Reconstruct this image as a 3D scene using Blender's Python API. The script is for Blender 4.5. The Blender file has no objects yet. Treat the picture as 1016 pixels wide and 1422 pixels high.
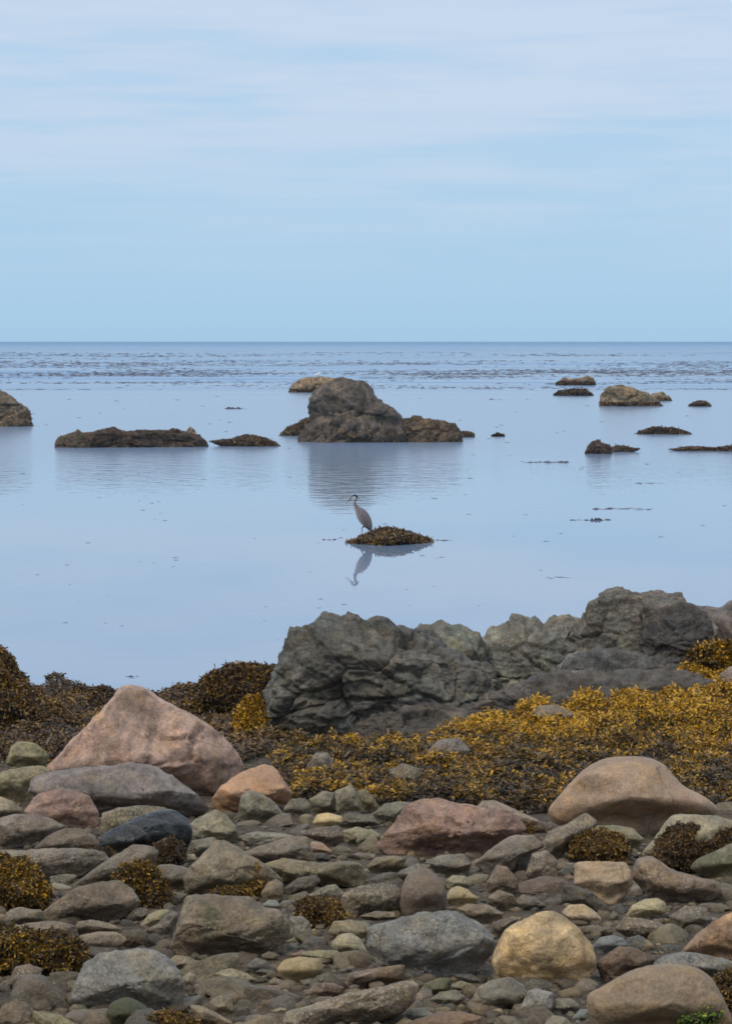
import bpy, math, random
import numpy as np
from mathutils import Vector, noise as mnoise

R = math.radians
rng = np.random.default_rng(7)
random.seed(7)
scene = bpy.context.scene
COL = scene.collection

# ------------------------------------------------------------------ camera
PW, PH, F = 1016.0, 1422.0, 3300.0        # photograph size and focal length in its pixels
CAM_Z, HORIZON = 4.6, 475.0
PITCH = math.atan((PH / 2 - HORIZON) / F)
cam_d = bpy.data.cameras.new('camera')
cam_d.sensor_fit = 'VERTICAL'
cam_d.sensor_height = 36.0
cam_d.lens = 36.0 * F / PH
cam_d.clip_start = 0.1
cam_d.clip_end = 60000
cam = bpy.data.objects.new('camera', cam_d)
COL.objects.link(cam)
cam.location = (0, 0, CAM_Z)
cam.rotation_euler = (R(90) - PITCH, 0, 0)
scene.camera = cam

# ------------------------------------------------------------------ sky and sun
SUN_EL, SUN_AZ = R(52), R(215)             # soft high sun behind and left of the camera
world = bpy.data.worlds.new('World')
scene.world = world
world.use_nodes = True
wn, wl = world.node_tree.nodes, world.node_tree.links
wn.clear()


def node(ns, kind, **kw):
    n = ns.new(kind)
    for k, v in kw.items():
        if k.startswith('i_'):
            key = k[2:]
            n.inputs[int(key) if key.isdigit() else key.replace('_', ' ')].default_value = v
        else:
            setattr(n, k, v)
    return n


def ramp(ns, stops, interp='LINEAR'):
    n = ns.new('ShaderNodeValToRGB')
    n.color_ramp.interpolation = interp
    e = n.color_ramp.elements
    while len(e) < len(stops):
        e.new(0.5)
    for el, (p, c) in zip(e, stops):
        el.position = p
        el.color = c if len(c) == 4 else (*c, 1)
    return n


w_out = node(wn, 'ShaderNodeOutputWorld')
sky = node(wn, 'ShaderNodeTexSky', sky_type='NISHITA', sun_disc=False, sun_elevation=SUN_EL,
           sun_rotation=SUN_AZ, air_density=1.0, dust_density=1.0, ozone_density=1.5)
bg_sky = node(wn, 'ShaderNodeBackground', i_Strength=0.09)
wl.new(sky.outputs[0], bg_sky.inputs[0])
w_tc = node(wn, 'ShaderNodeTexCoord')
w_sep = node(wn, 'ShaderNodeSeparateXYZ')
wl.new(w_tc.outputs['Generated'], w_sep.inputs[0])
# thin cloud sheet: blue veil low down, whiter and more broken higher up
w_map = node(wn, 'ShaderNodeMapping', i_Scale=(3.0, 3.0, 24.0))
wl.new(w_tc.outputs['Generated'], w_map.inputs[0])
w_n1 = node(wn, 'ShaderNodeTexNoise', i_Scale=2.3, i_Detail=5.0, i_Roughness=0.55)
wl.new(w_map.outputs[0], w_n1.inputs['Vector'])
w_map2 = node(wn, 'ShaderNodeMapping', i_Scale=(5, 5, 90.0), i_Location=(3, 1, 2))
wl.new(w_tc.outputs['Generated'], w_map2.inputs[0])
w_n2 = node(wn, 'ShaderNodeTexNoise', i_Scale=1.6, i_Detail=4.0, i_Roughness=0.5)
wl.new(w_map2.outputs[0], w_n2.inputs['Vector'])
w_mix = node(wn, 'ShaderNodeMath', operation='MULTIPLY_ADD', i_1=0.5)
wl.new(w_n2.outputs[0], w_mix.inputs[0])
wl.new(w_n1.outputs[0], w_mix.inputs[2])
w_str = node(wn, 'ShaderNodeMapRange', interpolation_type='SMOOTHSTEP')
w_str.inputs['From Min'].default_value = 0.54
w_str.inputs['From Max'].default_value = 0.90
wl.new(w_mix.outputs[0], w_str.inputs['Value'])
w_el = node(wn, 'ShaderNodeMapRange', interpolation_type='SMOOTHSTEP')
w_el.inputs['From Min'].default_value = 0.01
w_el.inputs['From Max'].default_value = 0.12
wl.new(w_sep.outputs['Z'], w_el.inputs['Value'])
w_cl = node(wn, 'ShaderNodeMath', operation='MULTIPLY')
wl.new(w_str.outputs[0], w_cl.inputs[0])
wl.new(w_el.outputs[0], w_cl.inputs[1])
w_veil = ramp(wn, [(0.0, (0.395, 0.635, 0.865)), (0.10, (0.46, 0.655, 0.88)), (0.30, (0.66, 0.75, 0.89)),
                   (1.0, (1.22, 1.20, 1.18))])
wl.new(w_sep.outputs['Z'], w_veil.inputs[0])
w_col = node(wn, 'ShaderNodeMix', data_type='RGBA')
wl.new(w_cl.outputs[0], w_col.inputs[0])
wl.new(w_veil.outputs[0], w_col.inputs[6])
w_col.inputs[7].default_value = (0.605, 0.725, 0.885, 1)
bg_veil = node(wn, 'ShaderNodeBackground', i_Strength=1.0)
wl.new(w_col.outputs[2], bg_veil.inputs[0])
w_ms = node(wn, 'ShaderNodeMixShader', i_0=0.88)
wl.new(bg_sky.outputs[0], w_ms.inputs[1])
wl.new(bg_veil.outputs[0], w_ms.inputs[2])
wl.new(w_ms.outputs[0], w_out.inputs[0])

sun_d = bpy.data.lights.new('sun', 'SUN')
sun_d.energy = 1.5
sun_d.angle = R(14)
sun_d.color = (1.0, 0.94, 0.84)
sun = bpy.data.objects.new('sun', sun_d)
COL.objects.link(sun)
sd = Vector((math.sin(SUN_AZ) * math.cos(SUN_EL), math.cos(SUN_AZ) * math.cos(SUN_EL), math.sin(SUN_EL)))
sun.rotation_euler = sd.to_track_quat('Z', 'Y').to_euler()
sun.location = (-20, -20, 40)

scene.render.engine = 'CYCLES'
scene.view_settings.view_transform = 'Standard'
scene.view_settings.look = 'None'
scene.view_settings.gamma = 1
scene.view_settings.exposure = 0.0
scene.view_settings.use_curve_mapping = False
scene.render.resolution_x, scene.render.resolution_y = 731, 1024
scene.cycles.filter_width = 1.7

# ------------------------------------------------------------------ helpers
CP, SP = math.cos(PITCH), math.sin(PITCH)


def ray(px, py):
    """direction (not normalised) from the camera through a pixel of the photograph"""
    a, b = (px - PW / 2) / F, (PH / 2 - py) / F
    return np.array([a, CP + b * SP, -SP + b * CP])


def sstep(a, b, x):
    t = np.clip((np.asarray(x, float) - a) / (b - a), 0, 1)
    return t * t * (3 - 2 * t)


def ground(x, y):
    """height of the beach: a slope, a low shelf at the water's edge, a ledge that climbs to the outcrop"""
    x = np.asarray(x, float); y = np.asarray(y, float)
    z = 0.1 * (29.0 - y)
    shelf = 0.10 + 0.03 * np.sin(x * 2.1 + y) - 0.12 * np.exp(-((x + 2.9) / 0.55) ** 2) * sstep(28.6, 30, y)
    shelf = shelf - 0.9 * sstep(30.6, 33.0, y + 0.35 * np.sin(x * 1.7))
    z = np.where(y > 24, np.maximum(z, shelf), z)
    a = 0.12 + 0.62 * sstep(-0.5, 3.2, x)
    z = z + a * sstep(20.3, 26, y) * (1 - sstep(27.5, 31, y)) * sstep(-1.8, 0.2, x)
    return np.clip(z, -3.0, 3.3)


def hit_ground(px, py):
    d = ray(px, py)
    lo, hi = 4.0, 200.0
    for t in np.arange(5.0, 120.0, 0.25):
        p = d * t
        if CAM_Z + p[2] < ground(p[0], p[1]):
            hi = t; lo = t - 0.25
            break
    for _ in range(22):
        m = (lo + hi) / 2
        p = d * m
        if CAM_Z + p[2] < ground(p[0], p[1]):
            hi = m
        else:
            lo = m
    p = d * hi
    return np.array([p[0], p[1], CAM_Z + p[2]])


def hit_water(px, py, z=0.0):
    d = ray(px, py)
    t = (z - CAM_Z) / d[2]
    return np.array([d[0] * t, d[1] * t, z])


def lin(c):
    return tuple((v / 255 / 12.92) if v <= 10 else ((v / 255 + 0.055) / 1.055) ** 2.4 for v in c)


def alb(c, sat=0.74):
    """stone colour as seen under the blue-white sky -> its own, warmer colour"""
    r, g, b = lin(c)
    m = (r + g + b) / 3
    r, g, b = (m + (v - m) * sat for v in (r, g, b))
    return (r * 1.36, g * 1.18, b * 0.97)


def fract(P, freq, octs=4, seed=0.0):
    """fractal noise for an array of points"""
    off = Vector((seed * 7.31, seed * 3.17, seed * 5.77))
    out = np.empty(len(P))
    f = mnoise.fractal
    for i, p in enumerate(P):
        out[i] = f(Vector((p[0] * freq, p[1] * freq, p[2] * freq)) + off, 0.9, 2.1, octs)
    return out


def ridged(P, freq, octs=5, seed=0.0):
    off = Vector((seed * 7.31, seed * 3.17, seed * 5.77))
    f = mnoise.ridged_multi_fractal
    return np.array([f(Vector((p[0] * freq, p[1] * freq, p[2] * freq)) + off, 0.9, 2.2, octs, 1.0, 2.0) for p in P])


def cells(P, freq, seed=0.0):
    """distance to the border between blocks (small in a joint)"""
    off = Vector((seed * 7.31, seed * 3.17, seed * 5.77))
    out = np.empty(len(P))
    for i, p in enumerate(P):
        d, _ = mnoise.voronoi(Vector((p[0] * freq, p[1] * freq, p[2] * freq)) + off)
        out[i] = d[1] - d[0]
    return out


def fracture(P, freq, seed=0.0, tilt=0.5):
    """flat-faced broken blocks: each cell has its own height and its own tilt; returns height and joint depth"""
    off = Vector((seed * 7.31, seed * 3.17, seed * 5.77))
    out = np.empty(len(P)); jt = np.empty(len(P))
    cv = mnoise.cell_vector
    for i, p in enumerate(P):
        q = Vector((p[0] * freq, p[1] * freq, p[2] * freq)) + off
        d, c = mnoise.voronoi(q)
        k = cv(c[0] * 13.7)
        out[i] = (k[0] - 0.5) + tilt * ((q - c[0]).dot(k - Vector((0.5, 0.5, 0.5)))) * 2
        jt[i] = d[1] - d[0]
    return out, jt


_ico = {}


def ico(n):
    if n not in _ico:
        import bmesh
        bm = bmesh.new()
        bmesh.ops.create_icosphere(bm, subdivisions=n, radius=1.0)
        V = np.array([v.co[:] for v in bm.verts])
        T = np.array([[v.index for v in f.verts] for f in bm.faces])
        bm.free()
        _ico[n] = (V / np.linalg.norm(V, axis=1)[:, None], T)
    return _ico[n]


def mesh_np(name, V, Fc, mat=None, smooth=True, col=None):
    """mesh from arrays; Fc is an (n, k) index array; col an (nverts, 3) linear colour"""
    V = np.asarray(V, np.float32); Fc = np.asarray(Fc, np.int32)
    me = bpy.data.meshes.new(name)
    n, k = Fc.shape
    me.vertices.add(len(V)); me.vertices.foreach_set('co', V.ravel())
    me.loops.add(n * k); me.loops.foreach_set('vertex_index', Fc.ravel())
    me.polygons.add(n)
    me.polygons.foreach_set('loop_start', np.arange(0, n * k, k, dtype=np.int32))
    me.polygons.foreach_set('use_smooth', np.full(n, smooth, dtype=bool))
    me.update(calc_edges=True)
    if col is not None:
        at = me.color_attributes.new('tint', 'FLOAT_COLOR', 'POINT')
        c4 = np.ones((len(V), 4), np.float32); c4[:, :3] = col
        at.data.foreach_set('color', c4.ravel())
    if mat:
        me.materials.append(mat)
    return me


def obj(name, me, loc=(0, 0, 0), parent=None, label=None, cat=None, group=None, kind=None, color=None):
    o = bpy.data.objects.new(name, me)
    COL.objects.link(o)
    o.location = [float(v) for v in loc]
    if parent:
        o.parent = parent
    for k, v in (('label', label), ('category', cat), ('group', group), ('kind', kind)):
        if v:
            o[k] = v
    if color is not None:
        o.color = (*color, 1)
    return o


# ------------------------------------------------------------------ materials
def new_mat(name):
    m = bpy.data.materials.new(name)
    m.use_nodes = True
    ns, ls = m.node_tree.nodes, m.node_tree.links
    b = ns['Principled BSDF']
    return m, ns, ls, b


def stone_material(name, blotch=None, mottle=0.35, grain=0.25, barn=0.0, vein=0.0, rough=0.64, moss=0.0, bump=0.5, attr=False, scale=1.0, stain=0.35):
    m, ns, ls, b = new_mat(name)
    tc = node(ns, 'ShaderNodeTexCoord')
    oi = node(ns, 'ShaderNodeObjectInfo')
    add = node(ns, 'ShaderNodeVectorMath', operation='ADD')
    sc = node(ns, 'ShaderNodeMath', operation='MULTIPLY', i_1=57.0)
    ls.new(oi.outputs['Random'], sc.inputs[0])
    ls.new(tc.outputs['Object'], add.inputs[0]); ls.new(sc.outputs[0], add.inputs[1])
    vec = add.outputs[0]

    def nz(s, d=5.0, r=0.6):
        n = node(ns, 'ShaderNodeTexNoise', i_Scale=s * scale, i_Detail=d, i_Roughness=r)
        ls.new(vec, n.inputs['Vector'])
        return n.outputs[0]

    def rng_(src, a, bb, lo, hi):
        n = node(ns, 'ShaderNodeMapRange')
        for k, v in zip(('From Min', 'From Max', 'To Min', 'To Max'), (a, bb, lo, hi)):
            n.inputs[k].default_value = v
        ls.new(src, n.inputs['Value'])
        return n.outputs[0]

    def mixc(fac, a, bcol, mode='MIX'):
        n = node(ns, 'ShaderNodeMix', data_type='RGBA', blend_type=mode)
        for s, i in ((fac, 0), (a, 6), (bcol, 7)):
            if isinstance(s, (int, float, tuple)):
                n.inputs[i].default_value = s
            else:
                ls.new(s, n.inputs[i])
        return n.outputs[2]

    if attr:
        a = node(ns, 'ShaderNodeAttribute', attribute_name='tint')
        base = a.outputs['Color']
    else:
        base = oi.outputs['Color']
    big, mid, fine = nz(3.2, 4), nz(13, 5, 0.65), nz(75, 4, 0.7)
    k1 = rng_(big, 0.3, 0.7, 1 - mottle * 0.8, 1 + mottle * 0.8)
    k2 = rng_(mid, 0.3, 0.7, 1 - mottle, 1 + mottle)
    k3 = rng_(fine, 0.3, 0.7, 1 - grain * 1.6, 1 + grain * 1.6)
    mm = node(ns, 'ShaderNodeMath', operation='MULTIPLY'); ls.new(k1, mm.inputs[0]); ls.new(k2, mm.inputs[1])
    mm2 = node(ns, 'ShaderNodeMath', operation='MULTIPLY'); ls.new(mm.outputs[0], mm2.inputs[0]); ls.new(k3, mm2.inputs[1])
    vm = node(ns, 'ShaderNodeVectorMath', operation='SCALE')
    ls.new(base, vm.inputs[0]); ls.new(mm2.outputs[0], vm.inputs['Scale'])
    c = vm.outputs[0]
    # hue drift: brown to grey patches
    hue = rng_(nz(5.1, 3), 0.40, 0.62, 0, 1)
    c = mixc(hue, c, mixc(1.0, c, (0.92, 0.99, 1.03, 1), 'MULTIPLY'))
    warm = rng_(nz(7.3, 4), 0.50, 0.66, 0, 0.55)
    c = mixc(warm, c, mixc(1.0, c, (1.22, 1.08, 0.74, 1), 'MULTIPLY'))
    if stain:
        s1 = rng_(nz(2.4, 6, 0.7), 0.54, 0.66, 0, stain)
        c = mixc(s1, c, mixc(1.0, c, (0.42, 0.40, 0.32, 1), 'MULTIPLY'))
    if blotch:
        for (sc0, lo_, hi_, colr_) in blotch:
            c = mixc(rng_(nz(sc0, 6, 0.68), lo_, hi_, 0, 0.8), c, mixc(1.0, c, colr_, 'MULTIPLY'))
    if moss:
        s2 = rng_(nz(4.0, 6, 0.7), 0.56 - 0.2 * moss, 0.66 - 0.1 * moss, 0, 0.75)
        c = mixc(s2, c, (0.062, 0.066, 0.024, 1))
    if vein:
        w = node(ns, 'ShaderNodeTexWave', wave_type='BANDS', bands_direction='DIAGONAL', i_Scale=3.5 * scale, i_Distortion=9.0, i_Detail=4.0)
        ls.new(vec, w.inputs['Vector'])
        c = mixc(rng_(w.outputs[0], 0.80, 0.97, 0, vein), c, (0.30, 0.28, 0.24, 1))
    if barn:
        vo = node(ns, 'ShaderNodeTexVoronoi', i_Scale=70.0 * scale)
        ls.new(vec, vo.inputs['Vector'])
        d = rng_(vo.outputs['Distance'], 0.22, 0.40, 1, 0)
        msk = rng_(nz(5.5, 5, 0.7), 0.60 - 0.22 * barn, 0.70 - 0.22 * barn, 0, 0.8)
        mk = node(ns, 'ShaderNodeMath', operation='MULTIPLY'); ls.new(d, mk.inputs[0]); ls.new(msk, mk.inputs[1])
        c = mixc(mk.outputs[0], c, (0.42, 0.38, 0.29, 1))
    wv = node(ns, 'ShaderNodeVectorMath', operation='MULTIPLY_ADD'); wv.inputs[1].default_value = (0.16, 0.16, 0.16)
    wn_ = node(ns, 'ShaderNodeTexNoise', i_Scale=4.0 * scale, i_Detail=3.0); ls.new(vec, wn_.inputs['Vector'])
    ls.new(wn_.outputs['Color'], wv.inputs[0]); ls.new(vec, wv.inputs[2])
    ve = node(ns, 'ShaderNodeTexVoronoi', feature='DISTANCE_TO_EDGE', i_Scale=1.9 * scale); ls.new(wv.outputs[0], ve.inputs['Vector'])
    ck = rng_(ve.outputs['Distance'], 0.0, 0.016, 1, 0)
    cm_ = node(ns, 'ShaderNodeMath', operation='MULTIPLY'); ls.new(ck, cm_.inputs[0]); ls.new(rng_(nz(1.7, 2), 0.50, 0.58, 0, 0.55), cm_.inputs[1])
    c = mixc(cm_.outputs[0], c, mixc(1.0, c, (0.34, 0.32, 0.30, 1), 'MULTIPLY'))
    ls.new(c, b.inputs['Base Color'])
    rr = rng_(mid, 0.3, 0.7, max(0.05, rough - 0.15), min(1, rough + 0.15))
    ls.new(rr, b.inputs['Roughness'])
    b.inputs['Specular IOR Level'].default_value = 0.45
    h1 = node(ns, 'ShaderNodeMath', operation='MULTIPLY_ADD', i_1=0.45)
    ls.new(fine, h1.inputs[0]); ls.new(mid, h1.inputs[2])
    vc = node(ns, 'ShaderNodeTexVoronoi', i_Scale=9.0 * scale, i_Randomness=1.0); ls.new(wv.outputs[0], vc.inputs['Vector'])
    h2 = node(ns, 'ShaderNodeMath', operation='MULTIPLY_ADD', i_1=0.55)
    ls.new(vc.outputs['Distance'], h2.inputs[0]); ls.new(h1.outputs[0], h2.inputs[2])
    h1 = h2
    bp = node(ns, 'ShaderNodeBump', i_Strength=bump, i_Distance=0.03 / scale)
    ls.new(h1.outputs[0], bp.inputs['Height'])
    ls.new(bp.outputs[0], b.inputs['Normal'])
    return m


M = {
    'plain': stone_material('stone_plain', barn=0.1, bump=0.7, mottle=0.42),
    'smooth': stone_material('stone_smooth', mottle=0.22, grain=0.2, bump=0.4, rough=0.62, stain=0.25),
    'granite': stone_material('stone_granite', mottle=0.42, grain=0.2, bump=0.7, stain=0.5, barn=0.15, blotch=[(3.5, 0.5, 0.62, (1.16, 1.14, 1.2, 1)), (6.0, 0.54, 0.64, (0.72, 0.66, 0.55, 1))]),
    'barnacle': stone_material('stone_barnacled', barn=1.0, bump=0.8, mottle=0.45),
    'some': stone_material('stone_some_barnacles', barn=0.45, bump=0.7, mottle=0.42),
    'vein': stone_material('stone_veined', vein=0.16, barn=0.3, mottle=0.45, bump=0.7),
    'wet': stone_material('stone_wet', rough=0.28, mottle=0.4, bump=0.5, vein=0.10),
    'moss': stone_material('stone_mossy', moss=0.7, mottle=0.4),
    'somemoss': stone_material('stone_some_moss', moss=0.1, barn=0.3, mottle=0.42, bump=0.7),
    'crag': stone_material('stone_crag', mottle=0.45, grain=0.3, barn=0.12, bump=1.0, scale=0.8, stain=0.5, blotch=[(1.1, 0.50, 0.62, (0.80, 0.74, 0.74, 1)), (2.2, 0.52, 0.60, (0.9, 1.06, 1.10, 1)), (3.0, 0.53, 0.62, (1.6, 1.56, 1.46, 1)), (9.0, 0.56, 0.66, (0.5, 0.46, 0.46, 1))]),
    'sea': stone_material('stone_sea', mottle=0.6, grain=0.45, bump=1.0, scale=0.42, stain=0.7, moss=0.06, barn=0.2, blotch=[(1.6, 0.5, 0.6, (1.35, 1.25, 1.05, 1)), (3.0, 0.53, 0.62, (0.6, 0.55, 0.52, 1)), (7.0, 0.52, 0.62, (1.3, 1.28, 1.2, 1))]),
    'pebble': stone_material('stone_pebble', attr=True, mottle=0.35, bump=0.5, stain=0.3, rough=0.78),
}


def weed_material(name, rough=0.45):
    m, ns, ls, b = new_mat(name)
    a = node(ns, 'ShaderNodeAttribute', attribute_name='tint')
    ls.new(a.outputs['Color'], b.inputs['Base Color'])
    b.inputs['Roughness'].default_value = rough
    b.inputs['Specular IOR Level'].default_value = 0.4
    return m


M_WEED = weed_material('rockweed')
M_KELP = weed_material('kelp', 0.35)


def water_material():
    m, ns, ls, b = new_mat('sea_water')
    geo = node(ns, 'ShaderNodeNewGeometry')
    sep = node(ns, 'ShaderNodeSeparateXYZ')
    ls.new(geo.outputs['Position'], sep.inputs[0])

    def nz(sx, sy, s, d=3.0):
        mp = node(ns, 'ShaderNodeMapping', i_Scale=(sx, sy, 1))
        ls.new(geo.outputs['Position'], mp.inputs[0])
        n = node(ns, 'ShaderNodeTexNoise', i_Scale=s, i_Detail=d, i_Roughness=0.5)
        ls.new(mp.outputs[0], n.inputs['Vector'])
        return n.outputs[0]

    def mr(src, a, bb, lo, hi):
        n = node(ns, 'ShaderNodeMapRange', interpolation_type='SMOOTHSTEP')
        for k, v in zip(('From Min', 'From Max', 'To Min', 'To Max'), (a, bb, lo, hi)):
            n.inputs[k].default_value = v
        ls.new(src, n.inputs['Value'])
        return n.outputs[0]

    # sheltered lagoon inside the kelp, ripples outside it, patches of breeze
    out = mr(sep.outputs['Y'], 120, 330, 0.0, 1.0)
    patch = mr(nz(0.012, 0.035, 1.0, 4.0), 0.42, 0.62, 0.35, 1.0)
    amt = node(ns, 'ShaderNodeMath', operation='MULTIPLY'); ls.new(out, amt.inputs[0]); ls.new(patch, amt.inputs[1])
    calm = node(ns, 'ShaderNodeBump', i_Distance=0.25)
    ls.new(mr(sep.outputs['Y'], 58, 88, 0.006, 0.15), calm.inputs['Strength'])
    ls.new(nz(0.7, 1.0, 1.6, 3.0), calm.inputs['Height'])
    rip = node(ns, 'ShaderNodeBump', i_Distance=0.5)
    ls.new(nz(0.25, 0.6, 0.9, 4.0), rip.inputs['Height'])
    st = node(ns, 'ShaderNodeMath', operation='MULTIPLY', i_1=0.22); ls.new(amt.outputs[0], st.inputs[0])
    ls.new(st.outputs[0], rip.inputs['Strength'])
    ls.new(calm.outputs[0], rip.inputs['Normal'])
    ls.new(rip.outputs[0], b.inputs['Normal'])
    b.inputs['Base Color'].default_value = (0.205, 0.29, 0.42, 1)
    ls.new(mr(sep.outputs['Y'], 60, 112, 0.02, 0.19), b.inputs['Roughness'])
    b.inputs['IOR'].default_value = 1.48
    # wind-ruffled water beyond the shelter: facets tilted to the viewer show the deep colour of the sea
    deep = node(ns, 'ShaderNodeBsdfDiffuse'); deep.inputs['Color'].default_value = (0.17, 0.31, 0.53, 1)
    ms = node(ns, 'ShaderNodeMixShader')
    streak = mr(nz(0.010, 0.09, 1.0, 6.0), 0.42, 0.60, 0.0, 1.0)
    rz = mr(sep.outputs['Y'], 190, 300, 0.0, 0.62)
    rz2 = mr(sep.outputs['Y'], 1000, 5000, 0.0, 0.35)
    mu = node(ns, 'ShaderNodeMath', operation='MULTIPLY'); ls.new(rz, mu.inputs[0]); ls.new(streak, mu.inputs[1])
    ad = node(ns, 'ShaderNodeMath', operation='ADD', use_clamp=True); ls.new(mu.outputs[0], ad.inputs[0]); ls.new(rz2, ad.inputs[1])
    ls.new(ad.outputs[0], ms.inputs[0]); ls.new(b.outputs[0], ms.inputs[1]); ls.new(deep.outputs[0], ms.inputs[2])
    ls.new(ms.outputs[0], ns['Material Output'].inputs['Surface'])
    return m


# ------------------------------------------------------------------ beach and sea
def grid_mesh(name, xs, ys, zf, mat):
    X, Y = np.meshgrid(xs, ys)
    V = np.stack([X, Y, zf(X, Y)], -1).reshape(-1, 3)
    nx, ny = len(xs), len(ys)
    i = np.arange(nx * ny).reshape(ny, nx)
    Fc = np.stack([i[:-1, :-1], i[:-1, 1:], i[1:, 1:], i[1:, :-1]], -1).reshape(-1, 4)
    return mesh_np(name, V, Fc, mat)


def gravel_material():
    m = stone_material('wet_gravel', mottle=0.5, grain=0.5, bump=1.0, barn=0.3, rough=0.85)
    return m


def beach_z(X, Y):
    return ground(X, Y) + 0.012 * np.sin(X * 9 + Y * 3) * np.sin(Y * 8 - X * 2)


xs = np.unique(np.concatenate([np.linspace(-90, -9, 30), np.arange(-9, 9, 0.2), np.linspace(9, 90, 30)]))
ys = np.unique(np.concatenate([np.linspace(-40, 6, 24), np.arange(6, 36, 0.12), np.linspace(36, 70, 12)]))
obj('beach', grid_mesh('beach', xs, ys, beach_z, gravel_material()), kind='structure', color=lin((82, 68, 52)))

xs = np.array([-30000, -3000, -600, -150, 0, 150, 600, 3000, 30000.0])
ys = np.array([24, 60, 150, 400, 1000, 3000, 9000, 40000.0])
obj('sea', grid_mesh('sea', xs, ys, lambda X, Y: X * 0, water_material()), kind='structure')

# ------------------------------------------------------------------ rocks with a real body behind a known outline
CROPS = {'A0': (0, 1030, 3.908), 'A1': (250, 1030, 3.908), 'A2': (500, 1030, 3.908), 'A3': (756, 1030, 3.908),
         'B0': (0, 1222, 3.908), 'B1': (250, 1222, 3.908), 'B2': (500, 1222, 3.908), 'B3': (756, 1222, 3.908),
         'L': (0, 880, 2.903), 'M': (300, 820, 2.674), 'R': (640, 800, 2.702), 'S': (370, 500, 3.387),
         'K': (0, 460, 2.54), 'Q': (620, 460, 2.566), 'H': (430, 660, 4.838), 'P': (0, 0, 1.0)}


def pts(crop, s):
    ox, oy, k = CROPS[crop]
    return np.array([[ox + float(a) / k, oy + float(b) / k] for a, b in (q.split(',') for q in s.split())])


def outline_radius(poly, n=360, blur=4.0):
    """radius of an outline about its middle, by angle, in coordinates normalised to its half extents"""
    lo, hi = poly.min(0), poly.max(0)
    c, h = (lo + hi) / 2, (hi - lo) / 2
    q = (poly - c) / h
    q[:, 1] *= -1
    # polygon centroid keeps it star-shaped more often than the box centre
    x, y = q[:, 0], q[:, 1]; x2, y2 = np.roll(x, -1), np.roll(y, -1)
    cr = x * y2 - x2 * y; A = cr.sum() / 2
    cen = np.array([((x + x2) * cr).sum(), ((y + y2) * cr).sum()]) / (6 * A)
    q = q - cen
    th = np.arange(n) / n * 2 * np.pi
    rad = np.full(n, 0.02)
    a, b = q, np.roll(q, -1, 0)
    for i, t in enumerate(th):
        d = np.array([math.cos(t), math.sin(t)])
        e = b - a
        den = d[0] * e[:, 1] - d[1] * e[:, 0]
        den = np.where(np.abs(den) < 1e-9, 1e-9, den)
        s = (a[:, 0] * e[:, 1] - a[:, 1] * e[:, 0]) / den
        u = (a[:, 0] * d[1] - a[:, 1] * d[0]) / den
        ok = (s > 0) & (u >= 0) & (u <= 1)
        if ok.any():
            rad[i] = s[ok].max()
    if blur > 0:
        k = np.arange(-24, 25); w = np.exp(-0.5 * (k / blur) ** 2); w /= w.sum()
        rad = sum(np.roll(rad, int(j)) * ww for j, ww in zip(k, w))
    cpix = c + np.array([cen[0], -cen[1]]) * h
    return rad, cpix, h


STY = {  # blur, sharpness of body, cuts, coarse, fine
    'round': (6, 1.0, 4, 0.035, 0.010),
    'block': (1.8, 0.80, 11, 0.06, 0.022),
    'slab': (2.4, 0.83, 11, 0.06, 0.020),
    'weed': (1.5, 1.0, 0, 0.26, 0.14),
    'sea': (1.0, 0.9, 4, 0.05, 0.04),
    'crag': (1.0, 0.85, 6, 0.06, 0.05),
}


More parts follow.
